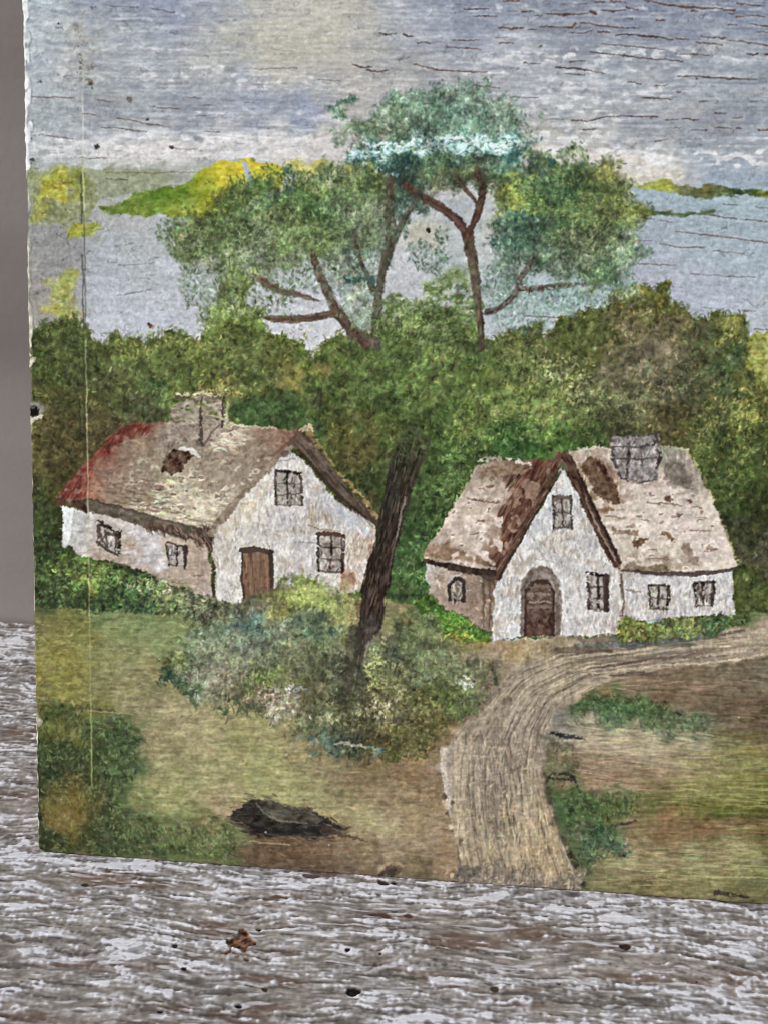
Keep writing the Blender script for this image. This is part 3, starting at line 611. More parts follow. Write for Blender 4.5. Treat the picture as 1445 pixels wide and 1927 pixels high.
lay(ga, gaf, 1, .3, lab=LA_WALL, mott=6)
wall_texture(ga, 620)
dabs(poly([(600,930),(690,975),(690,1010),(620,965),(580,915)],2), 70, 22, 4.2, ang=40, jit=12, col=(184,188,200), var=.04, alpha=.6, h=.3)
dabs(poly([(560,930),(610,960),(640,990),(590,985)],2), 40, 24, 3.2, ang=86, jit=12, col=(172,160,142), var=.08, alpha=.5, h=.1)
lay(poly([(645,1076),(668,1078),(666,1104),(640,1112)],2), (166,136,112), .9, mott=10)
lay(line([(455,950),(475,945)], 4, 3), (166,156,136), .7)
lay(blob(537,853,9,7,0,.4,2,0), (96,84,74), .85)
lay(line([(520,868),(556,864)], [2,3], 2), (140,132,126), .6)
dabs(poly([(408,1010),(470,940),(520,890),(500,930),(430,1010)],2), 60, 12, 4, ang=40, jit=60, col=(214,202,172), var=.06, alpha=.5, h=.4)
window([(519,890),(566,890),(570,950),(520,950)], LA_W1, glass=(160,150,140), bars=1, cross=2)
lay(line([(512,953),(574,956)], [5,4], 2), (204,200,198), .8, .5)
window([(600,1006),(647,1008),(645,1076),(600,1076)], LA_W2, glass=(162,150,140), bars=1, cross=2, w=6)
lay(line([(600,1004),(622,1002),(648,1010)], [7,8,5], 2), (92,72,60), .9, .3, lab=LA_W2)
lay(line([(604,996),(640,1000)], [5,3], 2), (166,148,130), .8)
lay(line([(580,990),(602,994)], 2.5, 2), (110,96,86), .7)
window([(183,984),(226,1000),(224,1046),(186,1024)], LA_W3, glass=(188,178,168), bars=0, cross=0, w=6)
for p in [[(186,988),(190,1012),(204,1030)], [(199,1000),(204,1026)], [(220,1002),(218,1040)], [(184,1018),(204,1036),(222,1046)], [(204,1004),(222,1008)]]:
    lay(line(p, [6,5,3], 1.8), (82,70,62), .85, .3, lab=LA_W3, mott=8)
window([(315,1022),(352,1030),(350,1068),(318,1064)], LA_W4, glass=(176,164,152), bars=1, cross=0, w=4)
lay(line([(348,1030),(350,1052),(349,1070)], [8,8,4], 1.8), (66,52,46), .85, .3, lab=LA_W4)
d = poly([(456,1036),(512,1038),(513,1136),(456,1136)], 2, .6, 1)
lay(d, (124,96,74), 1, .3, lab=LA_DOOR, mott=10)
dabs(d, 110, 34, 3.4, ang=88, jit=6, var=.16, hue=.04, alpha=.65, h=.3, curl=.06, lab=LA_DOOR)
lay(line([(454,1036),(482,1034),(512,1040)], [9,12,9], 1.5), (76,66,56), .95, .3, lab=LA_DOOR)
lay(line([(510,1040),(513,1090),(511,1130)], [9,8,7], 1.5), (66,54,46), .9, .2, lab=LA_DOOR)
lay(line([(456,1040),(456,1090),(460,1130)], [4,5,6], 1.5), (72,58,48), .9, .2, lab=LA_DOOR)
lay(line([(450,1028),(480,1024),(512,1032)], [4,6,3], 2), (204,200,192), .8, .5)
# right slope of the roof
m = poly([(546,832),(560,808),(578,812),(598,838),(625,880),(655,918),(690,955),(708,975),(706,990),(680,972),(650,945),(620,912),(590,876),(566,848)], 2.5, 1, 1)
lay(m, (92,78,66), .97, .3, lab=LA_ROOF, mott=9)
dabs(m, 150, 30, 3.6, ang=52, jit=8, var=.2, hue=.03, alpha=.65, h=.35, curl=.06)
lay(line([(562,846),(600,890),(640,935),(690,975)], [5,7,6,5], 1.5), (58,46,40), .8, .1)
lay(line([(580,812),(605,845),(640,892),(690,945),(706,972)], [8,6,6,9,12], 2.5), (158,134,92), .75, .4, lab=LA_ROOF, mott=14, dry=-.5)
lay(line([(566,810),(582,802),(590,812)], [6,9,6], 3), (198,176,152), .8, .5)
lay(line([(545,836),(566,816)], [7,9], 2), (104,78,64), .8, .2)
# chimney stack
ch = poly([(326,768),(334,754),(352,748),(396,750),(422,758),(422,800),(404,824),(378,842),(318,834)], 5, 3, 4)
lay(ch, (166,151,135), .8, .2, lab=LA_CHIM, mott=14, dry=-.9)
lay((ch[0], ch[1] * smooth(.2, .5, .8 * noise(7, 3, 417)[ch[0]] + .5 * MOT[ch[0]])), (176,162,146), .75, .4, mott=8)
lay((ch[0], ch[1] * smooth(.9, 1.1, .8 * noise(7, 3, 418)[ch[0]] + .5 * MOT[ch[0]])), (110,96,84), .7, 0, mott=8)
dabs(ch, 130, 13, 4, ang=10, jit=40, var=.11, hue=.03, alpha=.6, h=.3)
dabs(ch, 40, 12, 3, ang=5, jit=20, col=(182,166,152), var=.06, alpha=.6, h=.4)
lay(line([(328,750),(350,746),(372,756)], [4,7,4], 3), (92,78,68), .75, lab=LA_CHIM)
lay(line([(382,750),(378,790),(380,836)], [3.5,5,7], 2.5), (84,70,62), .9, .2, lab=LA_CHIM, dry=-.6)
lay(line([(420,750),(421,776),(418,804)], [6,6,4], 2.5), (78,68,60), .9, .2, lab=LA_CHIM, dry=-.6)
lay(line([(418,796),(400,812),(386,836)], [3,4,6], 2), (110,96,86), .75)
lay(line([(332,742),(370,738),(400,744),(432,738)], [4,8,6,3], 4), (208,194,166), .85, .6, dry=-.4)
lay(line([(424,800),(432,760)], [4,7], 3), (194,204,180), .5, .3)
lay(line([(320,778),(320,828)], 3, 2), (182,170,140), .6, .3)

# ---- the cottage at the right
lw = poly([(798,1058),(840,1066),(934,1078),(930,1190),(905,1184),(862,1156),(826,1140),(806,1116)], 2.5, 1, 1)
lay(lw, field([(805,1070,196,192,192),(830,1090,170,152,138),(850,1140,162,144,130),(880,1150,160,140,126),(900,1100,150,132,118),(920,1100,128,108,94),(920,1170,150,134,118)], 10, 3, 3), 1, .3, lab=LB_WALL, mott=8)
dabs(lw, 140, 14, 4, ang=70, jit=40, var=.1, hue=.03, alpha=.55, h=.3)
dabs(lw, 26, 12, 3.5, ang=30, jit=50, col=(204,196,188), var=.06, alpha=.6, h=.4)
window([(845,1090),(872,1092),(872,1132),(846,1130)], LB_W1, glass=(160,152,134), bars=0, cross=0, w=6)
lay(line([(846,1130),(844,1100),(856,1088),(870,1094),(874,1132)], [5,7,8,7,5], 1.5), (62,52,48), .92, .3, lab=LB_W1)
lay(line([(842,1096),(850,1084),(866,1082)], [4,6,3], 2), (206,202,202), .7, .4)
lay(line([(858,1096),(860,1128)], [3,3]), (120,108,96), .7)
for x in (908, 920):
    lay(line([(x,1086),(x+2,1130),(x,1180)], [6,5,3], 2), (90,72,60), .6, .1)

rb1 = poly([(798,1050),(804,1030),(826,1000),(850,955),(880,905),(894,880),(925,868),(980,866),(1042,862),(1052,848),(1068,858),(1040,900),(990,985),(936,1082),(870,1068),(800,1056)], 2.5, 1.2, 1)
rb1f = field([(900,880,160,144,124),(960,885,134,112,90),(1000,890,104,70,52),(1040,870,112,78,62),(910,920,196,178,160),(880,950,204,186,168),(940,930,192,172,154),(860,1000,206,188,172),(900,1000,206,190,174),(930,970,196,176,160),(960,950,130,98,78),(1000,930,98,64,48),(970,990,104,74,58),(940,1020,150,122,102),(930,1050,120,92,74),(880,1040,196,178,160),(850,1045,158,134,112),(820,1040,160,142,118),(820,1020,182,166,150)], 9, 3.4, 4)
lay(rb1, rb1f, 1, .3, lab=LB_ROOF, mott=6)
dabs(rb1, 460, 15, 4, ang=-58, jit=25, var=.06, hue=.02, alpha=.55, h=.35)
dk = poly([(948,895),(990,882),(1050,868),(1062,870),(1040,905),(1000,975),(960,1045),(936,1078),(915,1064),(935,1020),(950,985),(945,950),(965,925)], 3, 2.5, 1)
dabs(dk, 260, 26, 4, ang=-58, jit=16, col=(78,48,38), var=.24, hue=.06, alpha=.6, h=.3, curl=.1)
fk = smooth(.5, 1.0, .7 * noise(4, 9, 419) + .6 * MOT)
lay((dk[0], dk[1] * fk[dk[0]]), (160,134,114), .7, .4, mott=8)
dabs(dk, 60, 26, 2.6, ang=-58, jit=10, col=(140,108,88), var=.12, alpha=.55, h=.4, curl=.08)
m = poly([(800,1048),(806,1026),(836,1022),(848,1010),(846,1030),(868,1034),(900,1048),(912,1062),(870,1062)], 2.5, 1, 1)
lay(m, (150,124,100), .85, .1, mott=9)
lay(poly([(902,884),(940,872),(985,876),(980,892),(935,900),(925,895),(905,905)],3,1), (142,120,96), .75, .1, mott=10)
fk = smooth(.1, .8, .6 * noise(9, 4, 413) + .6 * MOT) * smooth(910, 950, YY)
lay((rb1[0], rb1[1] * fk[rb1[0]] * (XX[rb1[0]] < 945)), (222,206,192), .8, .5, mott=6)
fk = smooth(1.6, 1.9, .6 * noise(10, 1.8, 414) + .75 * MOT)
lay((rb1[0], rb1[1] * fk[rb1[0]]), (122,94,76), .75, -.2, mott=8)
for p in [[(892,940),(925,946),(938,946)], [(900,918),(912,922)], [(918,918),(928,914)], [(880,938),(896,942)], [(884,1006),(900,1004)], [(898,980),(912,980)]]:
    lay(line(p, [3,4,3], 2), (128,100,84), .8)
lay(line([(900,868),(930,862),(975,868),(1000,874)], [6,8,8,4], 3), (214,208,198), .85, .6, dry=-.5)
lay(line([(802,1044),(820,1012),(850,955),(880,905),(896,876)], [5,4,4,4,5], 3), (196,190,170), .5, .4, dry=0)

rb2 = poly([(1060,862),(1075,848),(1150,842),(1245,842),(1292,848),(1302,866),(1322,905),(1352,975),(1375,1030),(1386,1064),(1380,1074),(1290,1078),(1170,1078),(1150,1040),(1115,945),(1085,890)], 2.5, 1.2, 1)
rb2f = field([(1085,858,176,160,144),(1120,870,170,150,132),(1100,900,146,120,96),(1130,880,120,88,70),(1150,940,140,112,88),(1120,920,150,128,106),(1150,860,186,172,156),(1260,850,150,146,128),(1285,870,150,142,128),(1280,890,142,130,118),(1300,910,150,140,128),(1240,910,196,180,166),(1200,930,206,192,178),(1280,940,206,194,180),(1160,980,204,190,174),(1220,990,210,198,184),(1300,990,210,196,184),(1180,1030,204,190,172),(1250,1040,206,194,176),(1320,1040,210,194,184),(1350,1040,210,196,186),(1370,1060,196,184,168),(1200,1065,158,144,124),(1250,1072,146,130,110),(1300,1070,176,162,144),(1330,950,204,192,172)], 9, 3.4, 4) * 1.03
lay(rb2, rb2f, 1, .3, lab=LB_ROOF, mott=6)
dabs(rb2, 520, 14, 4.4, ang=-10, jit=60, var=.045, hue=.015, alpha=.55, h=.35)
dabs(rb2, 240, 13, 4, ang=80, jit=20, col=(222,208,194), var=.05, alpha=.5, h=.5)
fk = smooth(-.3, .5, .6 * noise(10, 4, 415) + .6 * MOT) * smooth(880, 930, YY)
lay((rb2[0], rb2[1] * fk[rb2[0]]), (222,208,194), .75, .5, mott=6)
fk = smooth(1.65, 1.95, .6 * noise(10, 1.8, 416) + .75 * MOT)
lay((rb2[0], rb2[1] * fk[rb2[0]]), (138,112,96), .75, -.2, mott=8)
for pts, c in [([(1088,876),(1110,858),(1130,868),(1146,892),(1160,920),(1168,945),(1160,952),(1142,940),(1128,935),(1112,915),(1105,895)], (112,86,66)), ([(1122,868),(1140,878),(1146,905),(1134,900)], (74,46,36)), ([(1256,866),(1278,872),(1300,900),(1308,918),(1290,918),(1262,905),(1250,890)], (140,128,116)),
               ([(1148,998),(1180,992),(1198,994),(1198,1008),(1180,1004),(1160,1006)], (158,134,112)), ([(1190,1022),(1196,1014),(1218,1014),(1206,1030),(1196,1034)], (122,92,68)), ([(1236,1008),(1250,1000),(1262,1006),(1272,1018),(1266,1022),(1252,1012)], (140,108,86)), ([(1282,1022),(1298,1024),(1312,1052),(1312,1064),(1298,1060),(1294,1046),(1282,1036)], (170,150,132)),
               ([(1248,934),(1256,932),(1262,946),(1252,946)], (128,92,80)), ([(1290,942),(1298,938),(1300,946),(1292,948)], (120,86,74)), ([(1272,974),(1278,966),(1280,968),(1276,976)], (132,104,90)), ([(1320,1024),(1326,1024),(1324,1030)], (150,108,96)), ([(1176,1062),(1190,1056),(1210,1066),(1250,1064),(1258,1074),(1180,1076)], (150,136,112))]:
    lay(poly(pts, 4.0, 1.0, 1), np.array(c) * .9, .94, -.3, lab=LB_ROOF, mott=10)
for p in [[(1215,945),(1240,946),(1282,952)], [(1296,998),(1335,1000)], [(1205,978),(1220,980)], [(1145,970),(1175,978)], [(1240,1052),(1258,1054)], [(1220,1036),(1236,1036)], [(1300,954),(1320,956)], [(1220,1052),(1255,1050)], [(1310,980),(1325,978)], [(1324,1038),(1345,1032)]]:
    lay(line(p, [2,3.5,2], 2), (128,100,86), .8, -.1)
lay(line([(1290,846),(1318,890),(1350,960),(1386,1062)], [5,6,5,7], 3), (196,186,140), .6, .4, dry=-.1)
lay(line([(1090,846),(1125,842),(1150,846)], [6,5,4], 3), (206,200,186), .8, .5)
lay(line([(1242,842),(1292,846)], [4,6], 3), (180,184,164), .7, .4)

gb = poly([(1056,884),(1066,888),(1082,918),(1110,980),(1142,1042),(1166,1070),(1168,1192),(1110,1196),(1050,1196),(985,1196),(926,1206),(932,1095),(960,1050),(1000,985),(1030,935)], 2.5, .8, 1)
gbf = field([(1056,910,226,228,232),(1020,980,210,214,222),(960,1080,212,214,220),(945,1160,222,224,230),(1080,1010,206,206,210),(1030,1040,216,216,218),(1110,1030,214,212,214),(1080,1080,222,222,226),(1070,1150,224,224,228),(1120,1170,210,208,212),(1155,1120,210,208,210),(1160,1180,204,198,198)], 12, 3, 3)
lay(gb, gbf, 1, .4, lab=LB_WALL, mott=6)
wall_texture(gb, 520)
rw = poly([(1168,1078),(1270,1082),(1378,1074),(1380,1158),(1300,1160),(1168,1170)], 2, .6, 1)
lay(rw, (204,204,208), 1, .3, lab=LB_WALL, mott=7)
wall_texture(rw, 240)
lay(line([(1178,1110),(1205,1114)], 2.5, 2), (130,112,104), .7)
lay(line([(1168,1080),(1172,1130),(1168,1190)], [6,4,4], 2), (104,84,76), .75, .1)
lay(line([(1154,1060),(1160,1120),(1156,1180)], [14,9,5], 3), (196,192,192), .5)
# dark barge boards of the gable
m = poly([(1048,862),(1060,858),(1052,886),(1010,960),(960,1050),(934,1092),(926,1086),(950,1040),(1000,950)], 2, .6, 1)
lay(m, (82,58,48), .92, .3, lab=LB_ROOF, mott=10)
dabs(m, 60, 24, 3, ang=-58, jit=8, col=(126,100,84), var=.15, alpha=.55, h=.3, curl=.05)
lay(line([(1054,888),(1010,962),(960,1050),(936,1090)], [3,4,5,6], 1.5), (54,42,36), .75)
m = poly([(1058,858),(1072,854),(1090,890),(1118,950),(1148,1016),(1168,1062),(1156,1068),(1138,1040),(1106,978),(1080,920),(1064,890)], 2, .6, 1)
lay(m, (80,56,46), .95, .3, lab=LB_ROOF, mott=10)
dabs(m, 80, 26, 3.2, ang=65, jit=8, var=.25, hue=.05, alpha=.6, h=.35, curl=.05)
lay(line([(1086,888),(1118,958),(1150,1022),(1166,1058)], [4,5,6,6], 1.5), (46,36,32), .8)
lay(line([(1100,935),(1120,985),(1158,1055)], [2,4,3], 2), (190,178,162), .55, .4)
lay(line([(1042,866),(1056,854),(1072,858)], [5,9,6], 2), (94,68,56), .85, .3)
# dark eaves
lay(line([(800,1056),(840,1064),(880,1074),(926,1078)], [10,13,14,14], 2), (62,46,40), .95, .3, lab=LB_ROOF, mott=8)
lay(line([(820,1056),(860,1056),(900,1064),(930,1070)], [3,5,5,3], 2), (200,190,180), .6, .5)
lay(poly([(900,1072),(930,1074),(930,1100),(918,1094),(905,1090)],2), (70,54,46), .7)
lay(line([(1170,1072),(1230,1080),(1300,1080),(1340,1078),(1384,1070)], [4,8,9,8,6], 1.5), (88,74,70), .92, .2, lab=LB_ROOF, mott=8)
lay(line([(1180,1088),(1260,1090),(1370,1082)], [4,5,3], 2), (210,210,216), .7, .4)
# openings
window([(1040,938),(1072,936),(1074,994),(1042,994)], LB_W2, glass=(150,142,132), bars=1, cross=1, w=5)
lay(line([(1038,944),(1052,934),(1072,938)], [5,8,7], 2), (112,100,92), .85, .3, lab=LB_W2)
lay(line([(1040,1000),(1060,990),(1076,996)], [3,4,3], 2), (110,98,90), .6)
window([(1104,1082),(1142,1084),(1142,1148),(1107,1148)], LB_W3, glass=(164,154,146), bars=1, cross=2, w=7)
lay(line([(1138,1084),(1140,1148)], [10,9]), (66,50,46), .8, .3, lab=LB_W3)
window([(1220,1104),(1256,1104),(1255,1145),(1222,1145)], LB_W4, glass=(170,164,152), bars=1, cross=1, w=5)
window([(1306,1098),(1342,1096),(1340,1140),(1308,1140)], LB_W5, glass=(172,160,150), bars=1, cross=1, w=6)
m = poly([(978,1196),(978,1110),(984,1088),(1000,1070),(1018,1064),(1036,1072),(1050,1092),(1056,1120),(1054,1196)], 2, .5, 1)
lay(m, (138,126,116), .97, .3, lab=LB_DOOR, mott=12)
dabs(m, 60, 16, 3.6, ang=88, jit=20, var=.15, alpha=.6, h=.3)
lay(line([(982,1190),(982,1112),(1000,1078),(1018,1070),(1036,1078),(1048,1108),(1048,1190)], [7,6,8,8,8,6,7], 1.8), (112,98,88), .85, .4, lab=LB_DOOR, mott=10)
m = poly([(988,1196),(988,1112),(1004,1092),(1026,1092),(1042,1112),(1042,1196)], 2, .4, 1)
lay(m, (98,78,66), .95, .2, lab=LB_DOOR, mott=12)
lay(line([(990,1112),(1004,1094),(1026,1094),(1040,1112)], [6,8,8,6], 2), (62,48,42), .85)
lay(poly([(986,1144),(1040,1144),(1040,1196),(986,1196)],2), (80,58,48), .9, .2, lab=LB_DOOR, mott=12)
dabs(poly([(986,1144),(1040,1144),(1040,1196),(986,1196)],1), 40, 14, 3.4, ang=80, jit=40, col=(98,72,60), var=.2, alpha=.6, h=.4)
for yy, c in ((1104,(122,108,96)),(1118,(140,126,112)),(1132,(150,138,126)),(1142,(122,108,98))):
    for q in range(4):
        lay(line([(996 + 11 * q, yy), (1002 + 11 * q, yy + 1)], [5,4], 2), c, .85, .5, lab=LB_DOOR)
for xx in (988, 1041):
    lay(line([(xx,1110),(xx,1196)], [4,5], 1.5), (58,44,38), .8, .1, lab=LB_DOOR)
lay(line([(978,1062),(1000,1052),(1020,1050)], [3,5,3], 3), (170,164,160), .5, .3)
for p in [[(1010,1030),(1024,1050),(1040,1060)], [(1130,1060),(1136,1040)], [(1090,1030),(1100,1046)], [(950,1190),(968,1150)], [(1030,1010),(1024,1026)]]:
    lay(line(p, [2,4,2], 3), (150,138,130), .5)
# brick chimney
cb = poly([(1148,836),(1156,818),(1200,820),(1238,816),(1242,850),(1236,900),(1200,906),(1168,900),(1154,870)], 2, .6, 1)
lay(cb, (136,128,124), .95, .4, lab=LB_CHIM, mott=18)
dabs(cb, 110, 12, 4, ang=85, jit=30, var=.18, hue=.02, alpha=.6, h=.3)
dabs(cb, 60, 9, 4, ang=80, jit=40, col=(188,182,180), var=.06, alpha=.75, h=.6)
for p, w in [([(1152,830),(1152,862),(1168,898)], [9,9,5]), ([(1180,826),(1182,860),(1178,900)], [5,7,5]), ([(1234,818),(1236,850),(1242,858),(1234,890)], [5,5,8,4]), ([(1150,838),(1190,842),(1234,836)], [4,4,3]), ([(1160,862),(1200,864),(1234,860)], [2,4,2]), ([(1206,842),(1206,876)], [2,3]), ([(1156,820),(1200,820),(1240,814)], [3,5,3]), ([(1196,876),(1208,874)], [5,4]), ([(1168,900),(1200,908),(1236,900)], [3,5,3])]:
    lay(line(p, w, 2.4), (76,66,66), .85, .1, lab=LB_CHIM, mott=8, dry=-.45)
lay(line([(1186,906),(1215,914),(1240,900)], [5,6,4], 3), (160,144,130), .7)

# ------------------------------------------------------------------ hedges at the foot of the walls
hg = poly([(58,1010),(90,1000),(118,1020),(128,1036),(150,1046),(170,1054),(215,1068),(250,1080),(290,1098),(340,1108),(400,1128),(430,1136),(440,1160),(400,1172),(330,1160),(250,1150),(180,1152),(120,1148),(60,1140)], 4, 3, 2)
hgf = field([(80,1050,58,74,42),(110,1100,56,70,42),(150,1070,78,100,52),(170,1090,92,112,56),(220,1090,70,94,50),(200,1130,62,82,48),(260,1110,66,92,56),(310,1120,92,108,64),(280,1145,68,92,64),(340,1135,96,104,78),(390,1145,92,98,78),(150,1130,58,76,46)], 14, 3, 6)
lay(hg, hgf, 1, .3, lab=L_HEDGE)
foliage(hg, 1700, dark=.22, light=.45, lab=L_HEDGE)
for (x, y, rx, ry, n, c) in [(150,1080,50,24,90,(128,146,76)),(220,1090,50,20,70,(116,140,80)),(300,1110,60,16,90,(138,152,104)),(350,1130,50,16,70,(152,160,124)),(260,1110,20,8,16,(190,190,160)),(310,1104,20,6,14,(206,202,186))]:
    dabs(blob(x, y, rx, ry, 12, .5), n, 7, 4, ang=60, jit=90, var=.16, hue=.05, col=c, alpha=.65, h=.5, curl=.5)
# beside the right cottage
m = poly([(780,1128),(810,1120),(836,1146),(880,1170),(914,1186),(918,1208),(880,1214),(840,1200),(800,1170)], 3, 2, 2)
lay(m, (74,108,46), 1, .3, lab=L_HEDGE)
lay(blob(860,1202,46,8,10,.5), (134,136,58), .7)
foliage(m, 420, dark=.2, light=.4, lab=L_HEDGE)
lay(line([(830,1204),(880,1214),(925,1210)], [3,6,4], 2), (168,142,92), .6)
m = poly([(1164,1172),(1176,1158),(1195,1168),(1240,1176),(1290,1160),(1310,1170),(1370,1156),(1405,1160),(1406,1176),(1370,1190),(1300,1200),(1230,1208),(1164,1206)], 3, 2, 1)
lay(m, field([(1180,1180,124,128,66),(1220,1188,110,120,64),(1260,1186,96,108,64),(1300,1180,130,138,80),(1340,1185,80,100,66),(1390,1170,90,110,64)], 10, 3, 4), 1, .3, lab=L_HEDGE2)
foliage(m, 560, dark=.32, light=.4, lab=L_HEDGE2)
dabs(poly([(1168,1168),(1210,1172),(1210,1200),(1170,1200)],1), 30, 8, 4.4, col=(172,170,96), var=.1, ang=60, jit=70, alpha=.7, h=.6)
dabs(poly([(1270,1166),(1320,1168),(1310,1186),(1270,1186)],1), 24, 8, 4.2, col=(160,166,106), var=.1, ang=60, jit=70, alpha=.65, h=.6)
lay(blob(1230,1166,14,7,0,.4), (190,206,224), .7, .4)
lay(line([(1080,1216),(1140,1214),(1190,1214),(1240,1208),(1300,1204)], [8,12,9,10,4], 3), (86,88,82), .8, .1, mott=10)

# ------------------------------------------------------------------ flowering bush in front
bush = poly([(292,1268),(320,1230),(350,1200),(372,1180),(420,1166),(452,1140),(500,1118),(540,1098),(590,1094),(640,1110),(680,1130),(690,1180),(720,1190),(760,1170),(800,1156),(830,1180),(850,1212),(900,1236),(930,1256),(920,1292),(896,1332),(862,1352),(824,1382),(800,1410),(740,1432),(690,1436),(640,1428),(590,1410),(556,1382),(566,1352),(520,1350),(470,1344),(420,1322),(380,1316),(340,1296)], 6, 7, 3)
bsf = np.array([1.10, 1.06, .96], np.float32) * field([(330,1240,106,122,84),(310,1268,66,92,72),(370,1220,112,130,110),(400,1190,104,124,108),(420,1230,120,132,112),(380,1270,140,146,134),(350,1290,74,94,72),(430,1280,112,112,98),(450,1310,96,96,80),(440,1335,82,92,70),(480,1170,92,118,114),(470,1210,118,132,120),(520,1200,112,128,112),(520,1140,120,126,84),(480,1140,98,100,84),(560,1120,138,152,92),(610,1110,140,158,96),(640,1130,126,140,90),(560,1170,116,134,112),(600,1190,92,112,92),(640,1190,120,128,96),(660,1150,140,126,92),(560,1230,112,120,98),(500,1260,92,106,66),(540,1280,102,108,82),(520,1320,132,132,118),(490,1310,112,108,92),(580,1300,92,94,74),(600,1250,92,100,80),(650,1250,72,76,66),(650,1300,68,74,60),(700,1200,98,98,86),(720,1240,104,116,92),(760,1200,92,108,80),(800,1190,92,108,76),(840,1220,100,104,80),(750,1280,98,104,76),(800,1260,96,108,84),(860,1260,92,102,78),(900,1270,112,112,94),(880,1300,96,110,82),(840,1310,86,100,60),(800,1320,84,88,56),(740,1330,100,100,74),(700,1340,84,84,62),(640,1350,86,92,70),(600,1370,94,104,82),(650,1390,78,92,82),(620,1405,92,118,110),(700,1390,84,82,58),(760,1390,88,88,60),(800,1380,84,84,56),(740,1420,82,86,54)], 14, 3.2, 8)
lay(bush, bsf, .95, .3, lab=L_BUSH, mott=5)
dabs(bush, 3000, 9, 5.5, ang=70, jit=70, var=.13, hue=.05, bias=-.16, alpha=.55, h=0, curl=.4)
dabs(bush, 3600, 8, 4.6, ang=70, jit=80, var=.18, hue=.05, bias=.05, alpha=.55, h=.35, curl=.4)
dabs(bush, 1500, 6.5, 3.6, ang=60, jit=90, var=.14, hue=.04, bias=.32, alpha=.6, h=.5, curl=.5)
edge = np.clip(soften(bush[1], 8) * (1 - soften(bush[1], 8)) * 4, 0, 1)
dabs((bush[0], edge), 700, 11, 5, ang=60, jit=90, var=.16, hue=.06, bias=-.1, alpha=.7, h=.35, off=5, lab=L_BUSH)
for (x, y, rx, ry, n, c) in [(600,1120,60,26,120,(150,164,98)),(560,1110,30,16,60,(146,156,88)),(650,1120,30,24,40,(156,166,112)),(640,1160,36,30,60,(148,160,108)),(400,1270,50,36,110,(160,162,142)),(380,1290,30,20,40,(172,170,156)),(450,1250,50,30,90,(150,154,130)),(520,1320,34,20,70,(190,190,182)),(530,1300,24,12,24,(204,204,202)),
        (470,1200,60,40,110,(140,154,130)),(480,1280,30,20,40,(156,176,92)),(720,1270,30,40,90,(176,182,116)),(715,1250,12,12,24,(210,222,140)),(700,1280,12,14,20,(200,210,124)),(878,1288,16,10,26,(208,212,198)),(800,1240,60,50,120,(130,138,108)),(750,1330,70,40,120,(160,158,120)),(720,1335,22,12,26,(206,206,174)),(690,1355,50,24,60,(158,154,112)),(610,1355,36,10,30,(184,186,150)),(870,1250,40,40,60,(140,146,116)),(780,1380,50,40,70,(140,136,92)),(640,1250,60,50,60,(120,122,104)),(500,1230,70,50,110,(142,148,118)),(850,1330,30,24,40,(124,134,74))]:
    dabs(blob(x, y, rx, ry, 0, .5), n, 7, 4.0, ang=60, jit=90, var=.12, hue=.04, col=c, alpha=.6, h=.6, curl=.5)
for (x, y, rx, ry, n, c) in [(310,1270,20,14,40,(42,66,52)),(440,1330,40,12,40,(70,86,60)),(650,1280,30,50,90,(56,56,46)),(690,1330,30,40,60,(70,64,48)),(500,1310,30,20,40,(84,70,54)),(850,1310,40,20,50,(66,80,42)),(670,1395,26,10,40,(52,46,36)),(740,1240,20,26,40,(62,70,60)),(600,1180,40,20,50,(76,104,92)),(470,1180,40,16,40,(78,110,108)),(600,1400,50,10,40,(84,116,104)),(760,1400,50,24,50,(72,70,44)),(480,1270,24,24,34,(66,84,46))]:
    dabs(blob(x, y, rx, ry, 0, .5), n, 8, 4.6, ang=70, jit=80, var=.14, hue=.04, col=c, alpha=.6, h=.1, curl=.4)
lay(line([(630,1402),(660,1398),(690,1408)], [4,8,3], 3), (196,186,158), .7, .4)
lay(line([(690,1405),(720,1412),(700,1424)], [4,7,4], 3), (110,140,130), .7, .3)

